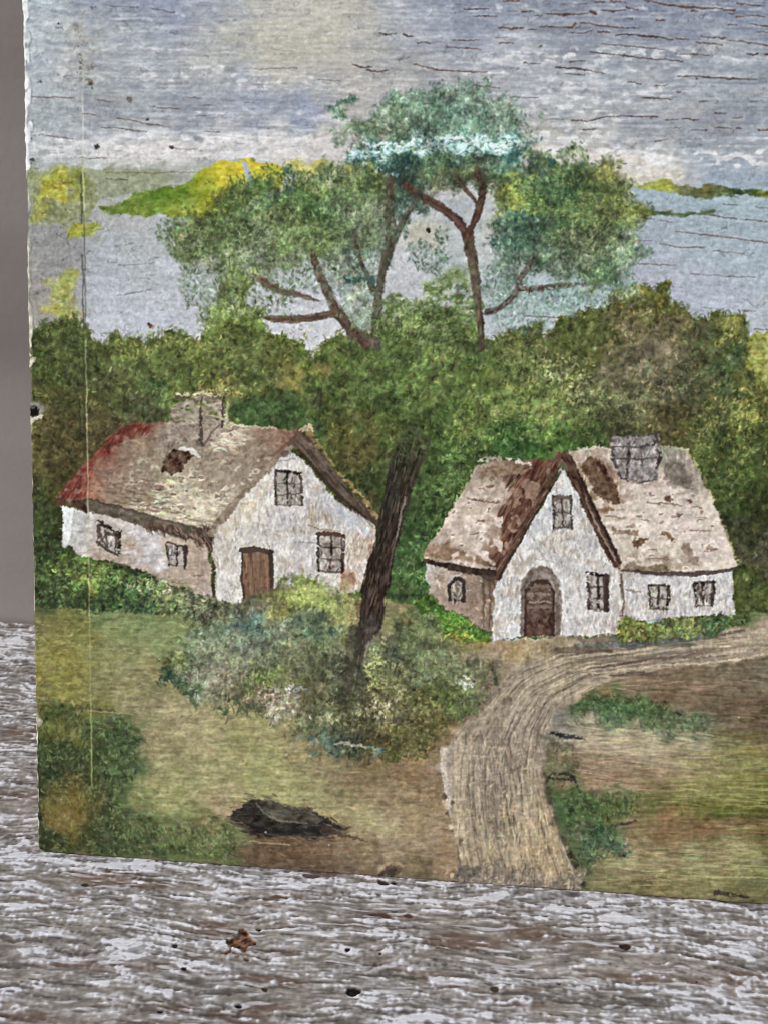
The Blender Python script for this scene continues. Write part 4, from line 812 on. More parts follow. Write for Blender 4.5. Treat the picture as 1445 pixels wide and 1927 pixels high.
# ------------------------------------------------------------------ the tall tree
def crown_field(): return field([
 (320,430,92,112,76),(340,470,90,106,68),(370,430,82,100,58),(400,480,96,116,76),(420,400,84,104,66),(390,520,130,144,124),(430,530,112,130,108),(450,440,80,98,60),(460,400,76,98,66),(500,360,68,96,66),(540,330,72,98,68),(520,400,92,110,70),(480,480,104,122,94),(450,520,88,104,54),(450,560,84,100,48),(410,590,96,114,62),(470,600,88,106,58),(430,620,98,114,60),
 (580,350,92,112,66),(570,380,66,96,54),(560,420,98,120,74),(600,330,84,106,78),(620,400,76,102,70),(640,340,100,112,80),(650,380,84,108,76),(600,460,90,112,72),(560,470,94,116,74),(640,450,98,118,86),(690,350,78,104,66),(680,400,100,118,94),(700,330,112,134,80),(720,370,80,92,74),(650,500,100,124,116),(680,500,92,114,104),(620,520,150,166,160),(670,560,140,160,146),(690,600,120,140,110),
 (760,340,58,84,72),(760,310,58,92,88),(720,300,58,96,92),(690,290,62,96,96),(680,320,78,98,84),(760,380,60,88,86),(800,300,72,96,80),(830,310,84,110,86),(850,330,72,88,62),(830,360,110,116,88),(890,310,86,96,74),(930,300,72,110,96),(960,300,66,112,112),
 (650,240,120,134,124),(645,195,110,132,124),(640,270,134,142,132),(700,240,108,126,104),(720,210,104,126,122),(760,190,108,132,128),(760,230,108,128,108),(800,180,104,128,122),(800,220,94,120,112),(850,170,104,132,126),(850,210,94,124,120),(880,240,92,126,122),(900,180,104,132,126),(920,210,104,132,126),(940,240,120,144,134),(960,200,134,152,146),(950,180,142,158,152),(860,270,78,118,118),(780,275,70,108,112),(720,275,78,112,116),(900,275,86,124,126),(960,270,104,144,144),
 (920,350,72,86,66),(940,330,66,88,64),(950,370,110,118,62),(960,410,66,96,82),(940,450,72,98,92),(970,350,88,108,60),(1000,330,70,96,74),(1000,380,66,94,54),(1000,430,68,98,84),(1050,320,84,108,74),(1050,360,56,84,58),(1050,400,66,92,56),(1100,320,92,114,70),(1140,320,130,138,82),(1110,360,72,96,52),(1150,360,92,108,66),(1170,400,104,114,66),(1100,420,84,104,64),(1150,440,96,116,86),(1180,480,112,134,116),(1050,450,84,106,76),(1100,470,104,122,100),(1150,520,84,112,86),(1100,520,82,104,76),(1050,500,88,108,92),(1000,490,84,108,98),(970,490,88,112,108),(950,530,120,146,138),(1050,560,120,150,144),(1000,570,140,166,162),(1080,570,146,174,170),(1180,540,120,146,134)], 16, 3.2, 8)
crf = crown_field()
crf = crf * np.array([.94, .98, .88], np.float32) * (1 + .10 * noise(11, 9, 52))[..., None]
crf = crf * (1 + (1 - smooth(250, 300, YY))[..., None] * np.array([.0, .07, .07], np.float32))
full_clumps = [((372,455,58,46,30),.95),((430,420,50,60,0),.95),((480,380,60,50,-20),.95),((548,368,52,34,0),.95),((606,396,82,62,0),1),((670,350,70,46,0),1),((560,440,80,50,0),.95),((630,450,70,44,0),.8),((700,340,50,44,0),1),((470,470,60,60,0),.85),((440,545,34,44,0),.9),((420,598,44,26,10),.9),((470,610,46,28,0),.7),((690,440,44,60,0),.8),
   ((770,330,60,44,0),1),((770,375,24,50,0),.8),((820,315,80,36,0),.95),((900,310,70,34,0),.95),
   ((850,205,118,46,0),.75),((900,235,90,50,0),.72),((780,215,70,40,-10),.72),((710,245,76,26,-8),.78),((645,198,17,13,0),.75),((648,240,26,12,-20),.45),((945,215,44,44,0),.45),((830,275,150,26,0),.95),((700,285,40,22,-10),.9),((960,282,40,18,0),.85),
   ((1000,350,80,50,0),1),((1060,370,90,70,0),1),((1120,350,60,46,0),1),((1140,410,54,70,0),1),((1070,440,100,60,0),1),((1000,430,70,60,0),1),((960,380,40,60,0),.95),((1140,480,54,56,20),.9),((1090,500,60,34,0),.85),((985,480,50,40,0),.8),((1130,530,44,24,-10),.8),((1185,470,20,50,0),.4),
   ((1060,320,90,22,0),.9),((660,510,40,24,0),.6)]
sheer = [((400,540,50,30,0),.35),((640,530,46,40,0),.4),((690,580,30,50,0),.55),((1050,560,90,24,0),.4),((950,530,40,50,0),.4),((810,480,40,30,0),.25),((560,510,60,30,0),.25),((1180,540,26,30,0),.4),((980,600,60,24,0),.15),((520,560,40,24,0),.15)]
cov = np.zeros((H, W), np.float32)
for b, a in full_clumps + sheer:
    sl, m = blob(*b, soft=.38, fine=6, broad=9)
    cov[sl] = 1 - (1 - cov[sl]) * (1 - a * m)
# where the light still shows through between the leaves
gap = smooth(0.0, .8, noise(6, 6, 51)) * .8
cov_s = cov * (1 - .35 * gap * (cov < .97))
lay(full(cov_s), crf, .92, .15, mott=4)
LAB[cov > .55] = L_CROWN
trunk_col = (88, 76, 64)

def limb(p, w, c=trunk_col, al=.95):
    m = line(p, w, 1.8, 1.3)
    lay(m, c, al, .35, lab=L_TRUNK, mott=9)
    p = np.array(p, float)
    for i in range(len(p) - 1):
        d = p[i + 1] - p[i]
        L = float(np.hypot(*d)); a = math.degrees(math.atan2(d[1], d[0]))
        mm = line([tuple(p[i]), tuple(p[i + 1])], w if np.isscalar(w) else [w[i], w[min(i + 1, len(w) - 1)]], 1.5, 1)
        dabs(mm, int(L / 3), 16, 3, ang=a, jit=12, var=.2, hue=.05, alpha=.6, h=.3, curl=.1, lab=L_TRUNK)
    side = line([(q[0] + .3 * (w if np.isscalar(w) else np.mean(w)), q[1]) for q in p], 2.4, 1.5, 1)
    lay(side, (58, 46, 38), .4, 0)

limb([(708,652),(708,600),(712,555),(722,500),(736,440),(733,400),(734,330)], [20,17,15,17,22,22,14], (88,82,68))
limb([(702,545),(692,520),(680,495),(670,460),(666,430)], [12,10,9,8,6], (84,80,66))
limb([(728,500),(740,450),(762,410),(786,372)], [8,14,12,5], (86,80,66), .8)
limb([(688,645),(664,622),(640,592),(622,560),(606,525),(592,490),(588,470)], [22,23,22,18,15,13,8], (92,74,60))
limb([(630,590),(590,597),(560,600),(520,600),(498,597)], [13,14,14,12,6], (104,86,70))
limb([(490,525),(505,536),(530,548),(570,556),(600,566)], [14,14,13,11,4], (106,88,74), .9)
limb([(906,655),(903,610),(898,570),(893,520),(889,490),(882,460),(880,440)], [12,12,16,17,19,22,22], (88,74,60))
limb([(880,442),(860,414),(836,395),(806,378),(780,362),(758,342)], [18,16,16,18,15,11], (88,64,54))
limb([(884,436),(896,408),(905,380),(909,350),(896,325)], [12,14,15,14,12], (84,60,50))
limb([(897,385),(884,366),(868,345),(856,328)], [5,9,9,6], (82,64,54), .85)
limb([(904,372),(914,362)], [6,2], (80,62,50), .9)
limb([(916,586),(940,580),(956,566),(972,545),(988,510),(1004,482)], [11,10,11,12,12,6], (86,72,62), .85)
limb([(972,545),(1010,543),(1050,538),(1098,534)], [9,10,11,4], (92,74,62), .9)
# trunk below
tr = poly([(752,792),(742,850),(730,890),(722,930),(712,980),(702,1020),(692,1060),(684,1100),(678,1140),(672,1185),(664,1230),(658,1290),(668,1300),(686,1240),(698,1206),(714,1190),(720,1150),(730,1100),(738,1050),(750,1010),(758,970),(774,930),(788,890),(806,850),(818,800)], 2.5, 2, 1)
trf = field([(760,810,66,72,44),(800,810,66,72,42),(770,850,62,62,42),(800,850,76,74,52),(745,900,52,48,40),(780,890,72,64,48),(730,950,50,46,40),(755,950,72,58,46),(715,1000,54,46,38),(745,1000,66,52,44),(700,1060,52,42,36),(725,1060,62,46,40),(690,1120,54,44,38),(712,1120,60,44,38),(680,1180,54,48,44),(700,1180,78,68,62),(668,1240,64,60,52),(664,1290,70,68,56)], 12, 3, 4)
trm = (tr[0], tr[1] * (1 - .85 * smooth(1190, 1300, YY[tr[0]])) * smooth(772, 850, YY[tr[0]] + 18 * WX2[tr[0]]))
trf = trf * .84
lay(trm, trf, .97, .3, mott=8)
LAB[tr[0]][trm[1] > .5] = L_TRUNK
dabs((trm[0], trm[1] * (YY[tr[0]] > 840)), 420, 24, 4, ang=103, jit=8, var=.22, hue=.05, alpha=.65, h=.4, curl=.08)
dabs(trm, 60, 20, 2.6, ang=103, jit=8, col=(108,92,74), var=.14, alpha=.55, h=.5, curl=.08)
dabs((trm[0], trm[1] * (YY[tr[0]] > 1000)), 50, 16, 3, ang=103, jit=10, col=(96,70,58), var=.14, alpha=.5, h=.4)
dabs((trm[0], trm[1] * (YY[tr[0]] < 870)), 60, 11, 4, ang=70, jit=70, col=(84,98,58), var=.2, alpha=.5, h=.3)
lay(line([(762,935),(752,985),(744,1015)], [3,4,3], 2), (164,156,146), .6, .5)
lay(line([(744,1010),(736,1050),(728,1100)], [2,3,2], 2), (128,112,98), .45, .4)
lay(line([(668,1190),(660,1240),(654,1290),(650,1340)], [26,20,14,5], 4, 3), (66,62,50), .6)
lay(blob(706,1192,14,9,-30,.6), (150,140,128), .3, .4, mott=10)
# leaves over the limbs
cm = (ALL, np.clip(cov_s, 0, 1) ** 1.3)
dabs(cm, 7500, 8.5, 5.0, ang=75, jit=60, var=.13, hue=.06, bias=-.2, alpha=.5, h=0, curl=.35)
dabs(cm, 8000, 7.5, 4.4, ang=75, jit=75, var=.18, hue=.06, bias=.06, alpha=.52, h=.35, curl=.4)
dabs(cm, 4200, 6, 3.4, ang=65, jit=85, var=.14, hue=.05, bias=.36, alpha=.6, h=.5, curl=.5)
ced = np.clip(4 * cov_s * (1 - cov_s), 0, 1)
ced[(YY > 640)] = 0
CBASE = C.copy()
ex = crf.copy()
keep = C.copy()
idx = np.where(ced.ravel() > .25)[0]
for i in rng.choice(idx, 3400):
    iy, ix = divmod(int(i), W)
    bk = bank(6.5, 3.8, 70, 80, .4)
    c = crf[iy, ix] * (1 + rng.normal(-.08, .16)) * (1 + rng.normal(0, .05, 3))
    stamp(bk[rng.integers(48)], XX[iy, ix] + rng.normal(0, 3), YY[iy, ix] + rng.normal(0, 3), np.clip(c, 6, 250), .62, .35)
for (x, y, rx, ry, n, c) in [(460,420,50,50,110,(128,146,96)),(570,420,60,50,170,(130,152,96)),(600,350,50,30,90,(132,146,90)),(650,440,60,50,130,(136,154,116)),(480,470,50,50,90,(140,156,128)),(540,470,60,30,80,(124,146,92)),(690,340,30,30,60,(150,168,84)),(700,420,40,50,80,(136,152,120)),(360,450,50,40,90,(126,142,92)),(440,590,50,30,80,(126,142,80)),
        (850,215,110,44,260,(136,166,150)),(900,240,80,40,120,(146,176,164)),(710,240,60,20,90,(142,160,132)),(940,215,40,40,80,(154,176,164)),
        (830,272,140,12,150,(172,218,220)),(700,284,30,14,50,(160,204,208)),(800,268,50,9,60,(196,230,232)),(905,272,60,10,70,(198,232,236)),(890,285,16,18,40,(170,204,220)),(730,290,14,10,26,(176,220,226)),(700,318,24,5,20,(190,220,226)),(735,316,20,4,12,(170,206,206)),(960,272,24,10,30,(168,206,206)),
        (790,290,30,12,40,(120,160,96)),(840,290,20,14,30,(126,164,104)),(980,330,30,20,40,(120,140,80)),(960,370,20,40,60,(168,172,70)),(1000,360,40,40,80,(132,150,76)),(1080,390,60,40,120,(118,136,80)),(1140,325,20,12,40,(166,174,84)),(1110,430,60,40,140,(148,160,112)),(1090,460,50,30,110,(160,172,140)),(1140,380,40,40,70,(138,148,88)),(1080,500,60,30,80,(136,156,134)),(1150,500,40,40,60,(130,156,124)),(1000,450,50,50,80,(120,148,128)),(1100,560,90,20,90,(176,204,204)),(980,540,40,40,60,(166,192,188))]:
    dabs(blob(x, y, rx, ry, 0, .5), n, 6.5, 3.8, ang=65, jit=85, var=.12, hue=.04, col=c, alpha=.55, h=.5, curl=.5)
for (x, y, rx, ry, n, c) in [(590,385,26,26,70,(52,84,44)),(620,330,14,20,30,(52,80,64)),(545,345,16,30,40,(52,80,70)),(760,310,40,20,80,(40,76,78)),(700,300,40,10,50,(44,84,88)),(790,350,20,20,30,(46,74,70)),(960,440,30,40,80,(52,86,84)),(1040,350,50,24,90,(44,72,50)),(1010,310,20,10,26,(56,88,86)),(680,525,22,10,36,(56,90,84)),(660,532,14,7,20,(50,84,76)),(430,460,30,40,40,(64,84,46)),(940,290,40,10,50,(44,96,92)),(1060,420,40,20,50,(56,80,54)),(840,305,60,8,50,(48,82,74)),(325,430,12,16,22,(78,100,62)),(1150,530,24,12,30,(70,104,80)),(450,550,14,50,40,(74,92,40)),(1040,308,8,9,14,(40,90,96)),(1090,310,8,5,8,(70,110,100)),(628,200,12,10,12,(60,104,84)),(655,190,10,7,12,(50,96,76)),(1185,395,10,30,16,(90,104,60))]:
    dabs(blob(x, y, rx, ry, 0, .5), n, 8, 4.4, ang=70, jit=80, var=.14, hue=.04, col=c, alpha=.6, h=.15, curl=.4)
lay(line([(655,306),(700,292),(760,284),(830,274),(900,276),(985,286)], [8,20,22,26,30,14], 3, 5, 3), (56,92,96), .45, dry=.1)
band = line([(660,296),(720,284),(780,272),(840,268),(910,270),(990,274)], [10,22,24,30,32,14], 3, 5, 3)
lay(band, (172,224,230), .95, .8, dry=-.05)
dabs(band, 230, 9, 4.6, ang=5, jit=50, col=(206,238,242), var=.05, alpha=.75, h=.8)
dabs(band, 60, 9, 4.2, ang=20, jit=60, col=(70,112,112), var=.1, alpha=.6, h=.3)
# lower skirts of the crown melt into the wood
sk = blob(760, 690, 150, 90, 0, .6)
dabs((sk[0], sk[1] * (YY[sk[0]] > 650)), 500, 10, 3.6, ang=70, jit=80, var=.15, bias=.25, alpha=.5, h=.4, curl=.5)
ck = poly([(700,600),(730,560),(790,552),(830,520),(860,500),(884,510),(900,560),(902,640),(760,660),(690,640)], 6, 8, 5)
lay(ck, (92,114,66), .9, mott=8, dry=-.6)
lay((ck[0], ck[1] * smooth(540, 640, YY[ck[0]])), (84,104,56), .8, mott=8)
lay(blob(850,520,40,20,-20,.5), (124,146,92), .6)
dabs(ck, 700, 8, 4.6, ang=70, jit=80, var=.17, hue=.06, alpha=.6, h=.3, curl=.4, lab=L_THICK)
dabs(ck, 420, 6.5, 3.6, ang=60, jit=90, var=.1, col=(148,168,112), alpha=.6, h=.5, curl=.5, lab=L_THICK)
limb([(905,640),(902,600),(897,560)], [10,12,14], (92,80,64), .8)

# ------------------------------------------------------------------ boulder in the grass
m = poly([(432,1538),(446,1520),(470,1506),(492,1508),(540,1518),(590,1530),(612,1540),(640,1556),(662,1562),(630,1568),(600,1578),(560,1574),(500,1576),(470,1570),(446,1556)], 3, 2, 3)
lay(m, (44,40,36), .96, .3, lab=L_ROCK, mott=7)
rim = (m[0], np.clip(4 * soften(m[1], 4) * (1 - soften(m[1], 4)), 0, 1))
dabs(rim, 90, 16, 3.2, ang=14, jit=22, col=(60,52,44), var=.25, alpha=.55, h=.3, off=3)
dabs(rim, 60, 16, 3.0, ang=14, jit=22, col=(128,108,84), var=.15, alpha=.5, h=.3, off=4)
dabs(m, 160, 15, 3.4, ang=12, jit=20, var=.26, hue=.03, alpha=.65, h=.4, curl=.1)
dabs(m, 26, 14, 2.2, ang=8, jit=14, col=(84,76,64), var=.2, alpha=.45, h=.4, curl=.1)
lay(poly([(486,1510),(520,1513),(560,1524),(590,1534),(606,1546),(570,1550),(540,1547),(508,1538),(494,1526)],3,2,3), (88,82,70), .85, .4, lab=L_ROCK, mott=10)
dabs(poly([(486,1510),(520,1513),(560,1524),(606,1546),(560,1548),(508,1536)],2), 50, 24, 3, ang=14, jit=12, var=.15, alpha=.6, h=.3)
lay(line([(482,1514),(500,1532),(530,1544),(580,1550)], [3,4,4,3], 2), (136,128,110), .55, .4)
lay(line([(482,1562),(540,1566),(600,1560)], [9,11,7], 3), (30,30,30), .7, dry=-.5)
lay(line([(420,1534),(440,1524),(456,1514)], [6,8,5], 3), (176,148,118), .7)
lay(line([(610,1560),(650,1572),(690,1582)], [10,6,2], 3), (74,58,44), .6)
lay(line([(590,1528),(625,1550),(640,1558)], [3,7,4], 3), (44,40,36), .7)

# ------------------------------------------------------------------ age: scored line, flaking, cracks
# cool strip left of the scored line has darker strokes along it
sx_at = lambda y: 156.0 + 0.0138 * (y - 200)
xs = np.linspace(-140, 1600, 60)
for (y0, y1, c, a, w) in [(180,420,(208,210,198),.85,3.4),(300,420,(150,150,70),.5,3),(400,640,(86,88,78),.6,3.0),(640,800,(176,176,134),.6,2.8),(780,1000,(190,180,148),.65,2.8),(960,1100,(196,190,170),.45,3),(1100,1300,(160,162,98),.6,3.0),(1300,1480,(158,160,90),.65,3.2),(-450,220,(176,178,172),.4,3)]:
    p = [(sx_at(y) + rng.normal(0, .6), y) for y in np.linspace(y0, y1, 14)]
    lay(line(p, w * .85, .7, 1.0), c, a, -.5)
for (y0, y1) in [(330,420),(480,640),(640,760),(740,830),(1100,1160)]:
    p = [(sx_at(y) - 4 + rng.normal(0, .8), y) for y in np.linspace(y0, y1, 8)]
    lay(line(p, 3.5, 1, 1), (60,62,46), .5, -.4)
for (x, y, r1, r2, c, a) in [(152,80,5,40,(128,122,110),.6),(152,120,3,30,(92,86,70),.7),(168,150,6,18,(110,98,84),.8),(172,152,5,12,(84,70,56),.85),(176,110,4,30,(134,128,120),.6),(168,100,9,70,(160,158,150),.5),(108,48,4,5,(70,72,76),.9),(118,54,6,6,(130,126,118),.6),(72,157,4,3,(96,104,112),.8),(175,20,7,5,(96,100,118),.8),(150,55,20,22,(178,172,158),.5)]:
    lay(blob(x, y, r1, r2, 0, .5, 4, 2), c, a, -.1, mott=14, dry=-.2)
for (x, y, r, c) in [(182,276,5,(60,62,64)),(324,277,3,(70,72,78)),(57,261,4,(60,66,70)),(805,432,5,(50,40,34)),(806,436,3,(40,34,30)),(283,613,5,(110,80,62)),(280,610,3,(84,62,50)),(244,187,6,(112,106,102)),(278,224,3,(80,80,84)),(630,506,4,(70,80,62)),(1115,120,0,(0,0,0)),(62,300,4,(80,80,72)),(110,44,3,(60,60,64))]:
    if r:
        lay(blob(x, y, r, r * .85, 0, .4, 2, 0), c, .92, -.5)
# the boards' grain breaks the sky paint open: long dark checks
BR = (92, 71, 62)
def check(pts, w, c=BR, al=.9):
    ww = np.interp(np.linspace(0, 1, 12), np.linspace(0, 1, len(w)), w)
    xs_ = [p[0] for p in pts]
    px = np.linspace(xs_[0], xs_[-1], 12)
    py = np.interp(px, xs_, [p[1] for p in pts])
    j = np.cumsum(rng.normal(0, .5, 12)) * .6
    q = [(px[i], py[i] + j[i] - j[-1] * i / 11) for i in range(12)]
    ww = ww * rng.uniform(.6, 1.35, 12)
    lay(line(q, list(ww), 1.3, 1.0), np.array(c) * rng.uniform(.8, 1.15), al, -1.3, mott=6)
    lay(line([(a, b - 3) for a, b in q], 1.6, 1.4, .8), (206, 206, 208), .3 * al, .4)
for p, w in [
 ([(1210,0),(1250,8),(1290,14),(1340,14),(1382,19)],[3,6,8,6,6]),([(945,2),(975,2)],[5,5]),([(1120,4),(1135,4)],[4,5]),([(1150,2),(1176,4)],[5,3]),([(1385,6),(1435,10)],[3,3]),
 ([(872,16),(890,18),(920,17)],[4,5,2]),([(982,22),(1004,20)],[5,5]),([(1030,26),(1060,27),(1105,26)],[3,6,3]),([(1110,22),(1120,26)],[9,8]),([(1130,18),(1152,22),(1175,18)],[3,6,3]),([(1178,14),(1200,18)],[6,3]),([(1180,34),(1190,36)],[3,4]),([(1300,20),(1312,21)],[5,3]),([(1370,26),(1380,26)],[5,5]),([(1385,32),(1398,31)],[6,5]),([(1404,29),(1438,31)],[3,4]),
 ([(890,31),(935,30)],[2,3]),([(1004,30),(1020,30)],[2,2]),([(1235,38),(1250,38)],[5,4]),
 ([(937,52),(960,53),(984,53)],[4,5,6]),([(995,56),(1008,55)],[3,2]),([(1014,50),(1040,50),(1075,53),(1082,45)],[2,5,4,8]),([(1090,43),(1110,44),(1140,50),(1172,52)],[3,5,6,3]),([(1170,53),(1200,52)],[2,2]),([(1368,46),(1385,47)],[4,3]),([(1410,45),(1450,50)],[2,5]),([(1425,59),(1450,59)],[3,3]),
 ([(715,61),(732,65),(745,63)],[4,4,2]),([(760,64),(777,69)],[5,4]),([(850,75),(870,75),(900,75)],[2,4,2]),([(932,70),(955,70)],[2,2]),([(1070,62),(1100,61),(1115,57)],[2,4,2]),([(1125,60),(1148,61)],[6,3]),([(1160,66),(1180,64),(1240,70),(1265,74)],[4,6,6,4]),([(1270,72),(1294,76)],[5,4]),([(1318,68),(1360,72)],[2,6]),([(1355,73),(1365,72)],[6,4]),
 ([(786,80),(812,81)],[4,3]),([(940,81),(966,81)],[5,3]),([(840,88),(880,90),(905,94)],[2,4,3]),([(1012,86),(1018,86)],[2,3]),([(1130,82),(1190,86),(1250,93)],[2,3,2]),([(1310,80),(1340,82),(1360,86)],[3,4,2]),([(1370,76),(1410,80),(1445,86),(1500,90)],[2,3,5,3]),
 ([(1110,97),(1140,101),(1170,104),(1210,110),(1260,113),(1284,116)],[3,5,6,3,4,4]),([(1270,100),(1310,102),(1335,104)],[2,4,3]),([(1405,102),(1425,101)],[4,6]),([(1440,102),(1480,104)],[6,4]),
 ([(664,120),(686,129),(700,126)],[3,6,4]),([(692,132),(732,134)],[5,2]),([(780,120),(800,126),(830,132),(870,134),(916,136)],[6,5,4,4,3]),([(985,119),(1015,120)],[4,3]),([(1045,127),(1080,128),(1110,133),(1138,138)],[5,7,4,3]),([(1070,116),(1100,116)],[2,2]),([(1275,144),(1300,142),(1350,147),(1425,150)],[3,5,4,2]),([(1310,150),(1310,148)],[5,5]),
 ([(1180,155),(1205,158)],[3,3]),([(1060,138),(1100,140)],[2,2]),([(1230,161),(1255,160)],[3,2]),([(890,160),(940,165)],[2,2]),([(960,182),(1010,183)],[2,2]),([(1208,184),(1230,184),(1262,188)],[4,5,2]),([(1272,172),(1280,173)],[5,5]),([(1315,191),(1332,191)],[2,2]),([(1345,212),(1366,213)],[4,2]),([(1378,222),(1395,222)],[4,3]),
 ([(1075,226),(1110,227),(1140,219),(1180,219),(1236,220)],[4,3,2,3,4]),([(1253,225),(1275,224)],[3,2]),([(1285,224),(1312,226)],[4,3]),([(1095,243),(1120,242)],[4,3]),([(1300,245),(1330,245)],[2,2]),([(1345,241),(1375,241)],[2,3]),([(1385,241),(1395,242)],[4,3]),([(1428,245),(1445,245)],[6,6]),([(1255,241),(1280,241)],[2,2]),([(1230,266),(1255,262)],[2,2]),
 ([(283,16),(330,23)],[3,3]),([(200,10),(260,14)],[2,2]),([(346,183),(360,183),(378,184)],[3,4,2]),([(280,200),(300,201),(336,204)],[2,4,4]),([(380,199),(410,199)],[2,2]),([(370,217),(390,218)],[4,3]),([(222,223),(250,227),(284,235),(322,239)],[3,4,5,3]),([(190,240),(230,242),(276,248)],[2,5,3]),([(156,213),(182,216)],[3,3]),([(185,188),(210,191)],[2,2]),([(75,253),(140,262)],[3,2]),([(384,248),(415,248)],[2,3]),([(58,182),(140,184)],[2,3]),([(320,278),(370,282)],[3,2]),([(150,296),(200,298)],[2,2]),([(200,336),(240,339)],[3,2]),([(200,325),(370,324)],[2,2]),([(460,193),(480,193)],[2,2]),
 ([(480,130),(560,128)],[2,2]),([(600,150),(640,152)],[2,2])]:
    check(p, [x * (.60 if p[0][0] > 650 else .56) for x in w], al=.9 if p[0][0] > 650 else .66)
for p, w in [([(1272,435),(1300,439),(1350,443),(1400,450),(1450,456),(1520,462)],[2,4,5,5,4,3]),([(1195,452),(1225,454)],[3,2]),([(1240,458),(1270,464),(1325,466)],[2,4,4]),([(1340,472),(1400,478)],[2,2]),([(1200,496),(1240,499),(1270,499)],[3,3,2]),([(1300,515),(1420,522)],[2,2]),([(1205,410),(1230,412)],[3,2]),([(1240,415),(1265,418)],[3,2]),([(1335,405),(1385,411)],[4,4]),([(1395,412),(1450,418)],[3,3]),([(1420,619),(1445,620)],[4,3]),([(1320,578),(1360,582)],[2,2]),([(985,595),(1050,598)],[3,2]),([(1395,585),(1420,586)],[2,2]),([(1360,385),(1385,386)],[2,2]),([(1420,390),(1445,392)],[2,2])]:
    check(p, [x * .62 for x in w], (104, 86, 82), .8)
for p, w in [([(220,556),(260,549),(285,544)],[2,2,2]),([(560,1020),(600,1022)],[1,1]),([(280,491),(300,484)],[2,2]),([(190,627),(230,628)],[3,2]),([(225,500),(290,495)],[1.5,1.5])]:
    check(p, w, (120, 126, 134), .6)
for i in range(90):
    if i < 45:
        x, y = rng.uniform(1455, 1760), rng.uniform(-440, 300)
    else:
        x, y = rng.uniform(600, 1760), rng.uniform(-440, -8)
    L = rng.uniform(20, 130)
    check([(x, y), (x + L * .5, y + L * rng.uniform(0, .1)), (x + L, y + L * rng.uniform(.02, .12))], [1.2, rng.uniform(2.5, 4), 1.4])
for i in range(14):
    x, y, L = rng.uniform(1450, 1740), rng.uniform(380, 600), rng.uniform(20, 100)
    check([(x, y), (x + L, y + L * .08)], [1.4, 2.2, 1.2], (104, 86, 82), .8)
# hair cracks: broken contour lines of a slow grain
gr = noise(15, 4.2, 61)
gr2 = noise(8, 6, 62)
cr = (np.abs(gr) < .045) & (noise(11, 7, 63) > .55)
cr |= (np.abs(gr2) < .04) & (noise(12, 9, 64) > .75)
crs = soften(cr.astype(np.float32), 1)
zone = (YY < 660) * (LAB != L_TRUNK) * 1.0
darkc = C * .62
C += (crs * zone * .62)[..., None] * (darkc - C)
HT -= .5 * crs * zone

# the broken skin of old paint: crisp small flecks, threads of the ground showing, curling ridges
R_SKY, R_LAKE = (LAB == L_SKY), (LAB == L_LAKE) | (LAB == L_SHORE) | (LAB == L_SHORE2)
R_LEAF = np.isin(LAB, [L_THICK, L_CROWN, L_BUSH, L_HEDGE, L_HEDGE2])
R_FIELD, R_ROAD = (LAB == L_FIELD) | (LAB == L_SHORE3), (LAB == L_ROAD)
R_WALL = np.isin(LAB, [LA_WALL, LB_WALL]); R_ROOF = np.isin(LAB, [LA_ROOF, LB_ROOF, LA_CHIM, LB_CHIM])
T1 = np.tanh(1.5 * noise(1.9, 1.9, 501)); T2 = np.tanh(1.5 * noise(5.0, 1.6, 502)); T3 = np.tanh(1.5 * noise(1.5, 4.0, 503))
T4 = np.tanh(1.4 * noise(4.2, 3.6, 504)); T5 = np.tanh(1.4 * noise(10, 8, 505))
amp = np.zeros((H, W), np.float32)
def soft_region(m):
    return np.clip(gauss_blur(m.astype(np.float32), 2.5, 2.5), 0, 1)
for R, (a1, a2, a3, a4, a5) in [(R_SKY, (.016, .026, .005, .012, .008)), (R_LAKE, (.020, .014, .008, .010, .008)), (R_LEAF, (.036, .012, .040, .085, .12)), (R_FIELD, (.028, .042, .008, .022, .035)), (R_ROAD, (.034, .036, .036, .025, .03)), (R_WALL, (.030, .008, .026, .024, .02)), (R_ROOF, (.034, .020, .012, .024, .02))]:
    amp += soft_region(R) * (a1 * T1 + a2 * T2 + a3 * T3 + a4 * T4 + a5 * T5)
C *= (1 + amp)[..., None]
HT += 2.2 * np.clip(amp, -.25, .25)
def curls(seed, s, w, thr):
    n = noise(s, s, seed)
    return soften(((np.abs(n) < w) & (noise(6, 6, seed + 1) > thr)).astype(np.float32), 1)
lf = soft_region(R_LEAF)
k1, k2 = curls(511, 4.2, .13, .1), curls(521, 4.2, .13, .1)
warmlight = np.clip(C * np.array([1.34, 1.30, 1.34], np.float32) + 9, 0, 222)
C += (k1 * lf * .5)[..., None] * (warmlight - C)
C += (k2 * lf * .6)[..., None] * (C * .55 - C)
HT += .5 * k1 * lf - .3 * k2 * lf
fl_ = soft_region(R_FIELD | R_ROAD)
C += (curls(531, 4.0, .11, .3) * fl_ * .3)[..., None] * (np.clip(C * 1.22, 0, 230) - C)
C += (curls(541, 4.0, .11, .3) * fl_ * .3)[..., None] * (C * .74 - C)
wl_ = soft_region(R_WALL | R_ROOF)
C += (curls(551, 3.6, .12, .4) * wl_ * .5)[..., None] * (C * .76 - C)
# woven threads on the track and lower meadow
th = np.sin(XX / 1.15 + 1.2 * WX2) * .5 + np.sin(YY / 1.2 + 1.2 * WY2) * .5
C *= (1 + .022 * th * soft_region(R_ROAD) * smooth(-.4, .8, noise(14, 14, 561)))[..., None]
sh_ = soft_region(np.isin(LAB, [L_SHORE, L_SHORE2, L_SHORE3]))
lum = C @ np.array([.3, .59, .11], np.float32)
C += sh_[..., None] * ((lum[..., None] + .98 * (C - lum[..., None])) * np.array([1.0, 1.03, 1.0], np.float32) - C)
C *= 1 + soft_region(R_WALL)[..., None] * np.array([.008, -.008, -.04], np.float32)
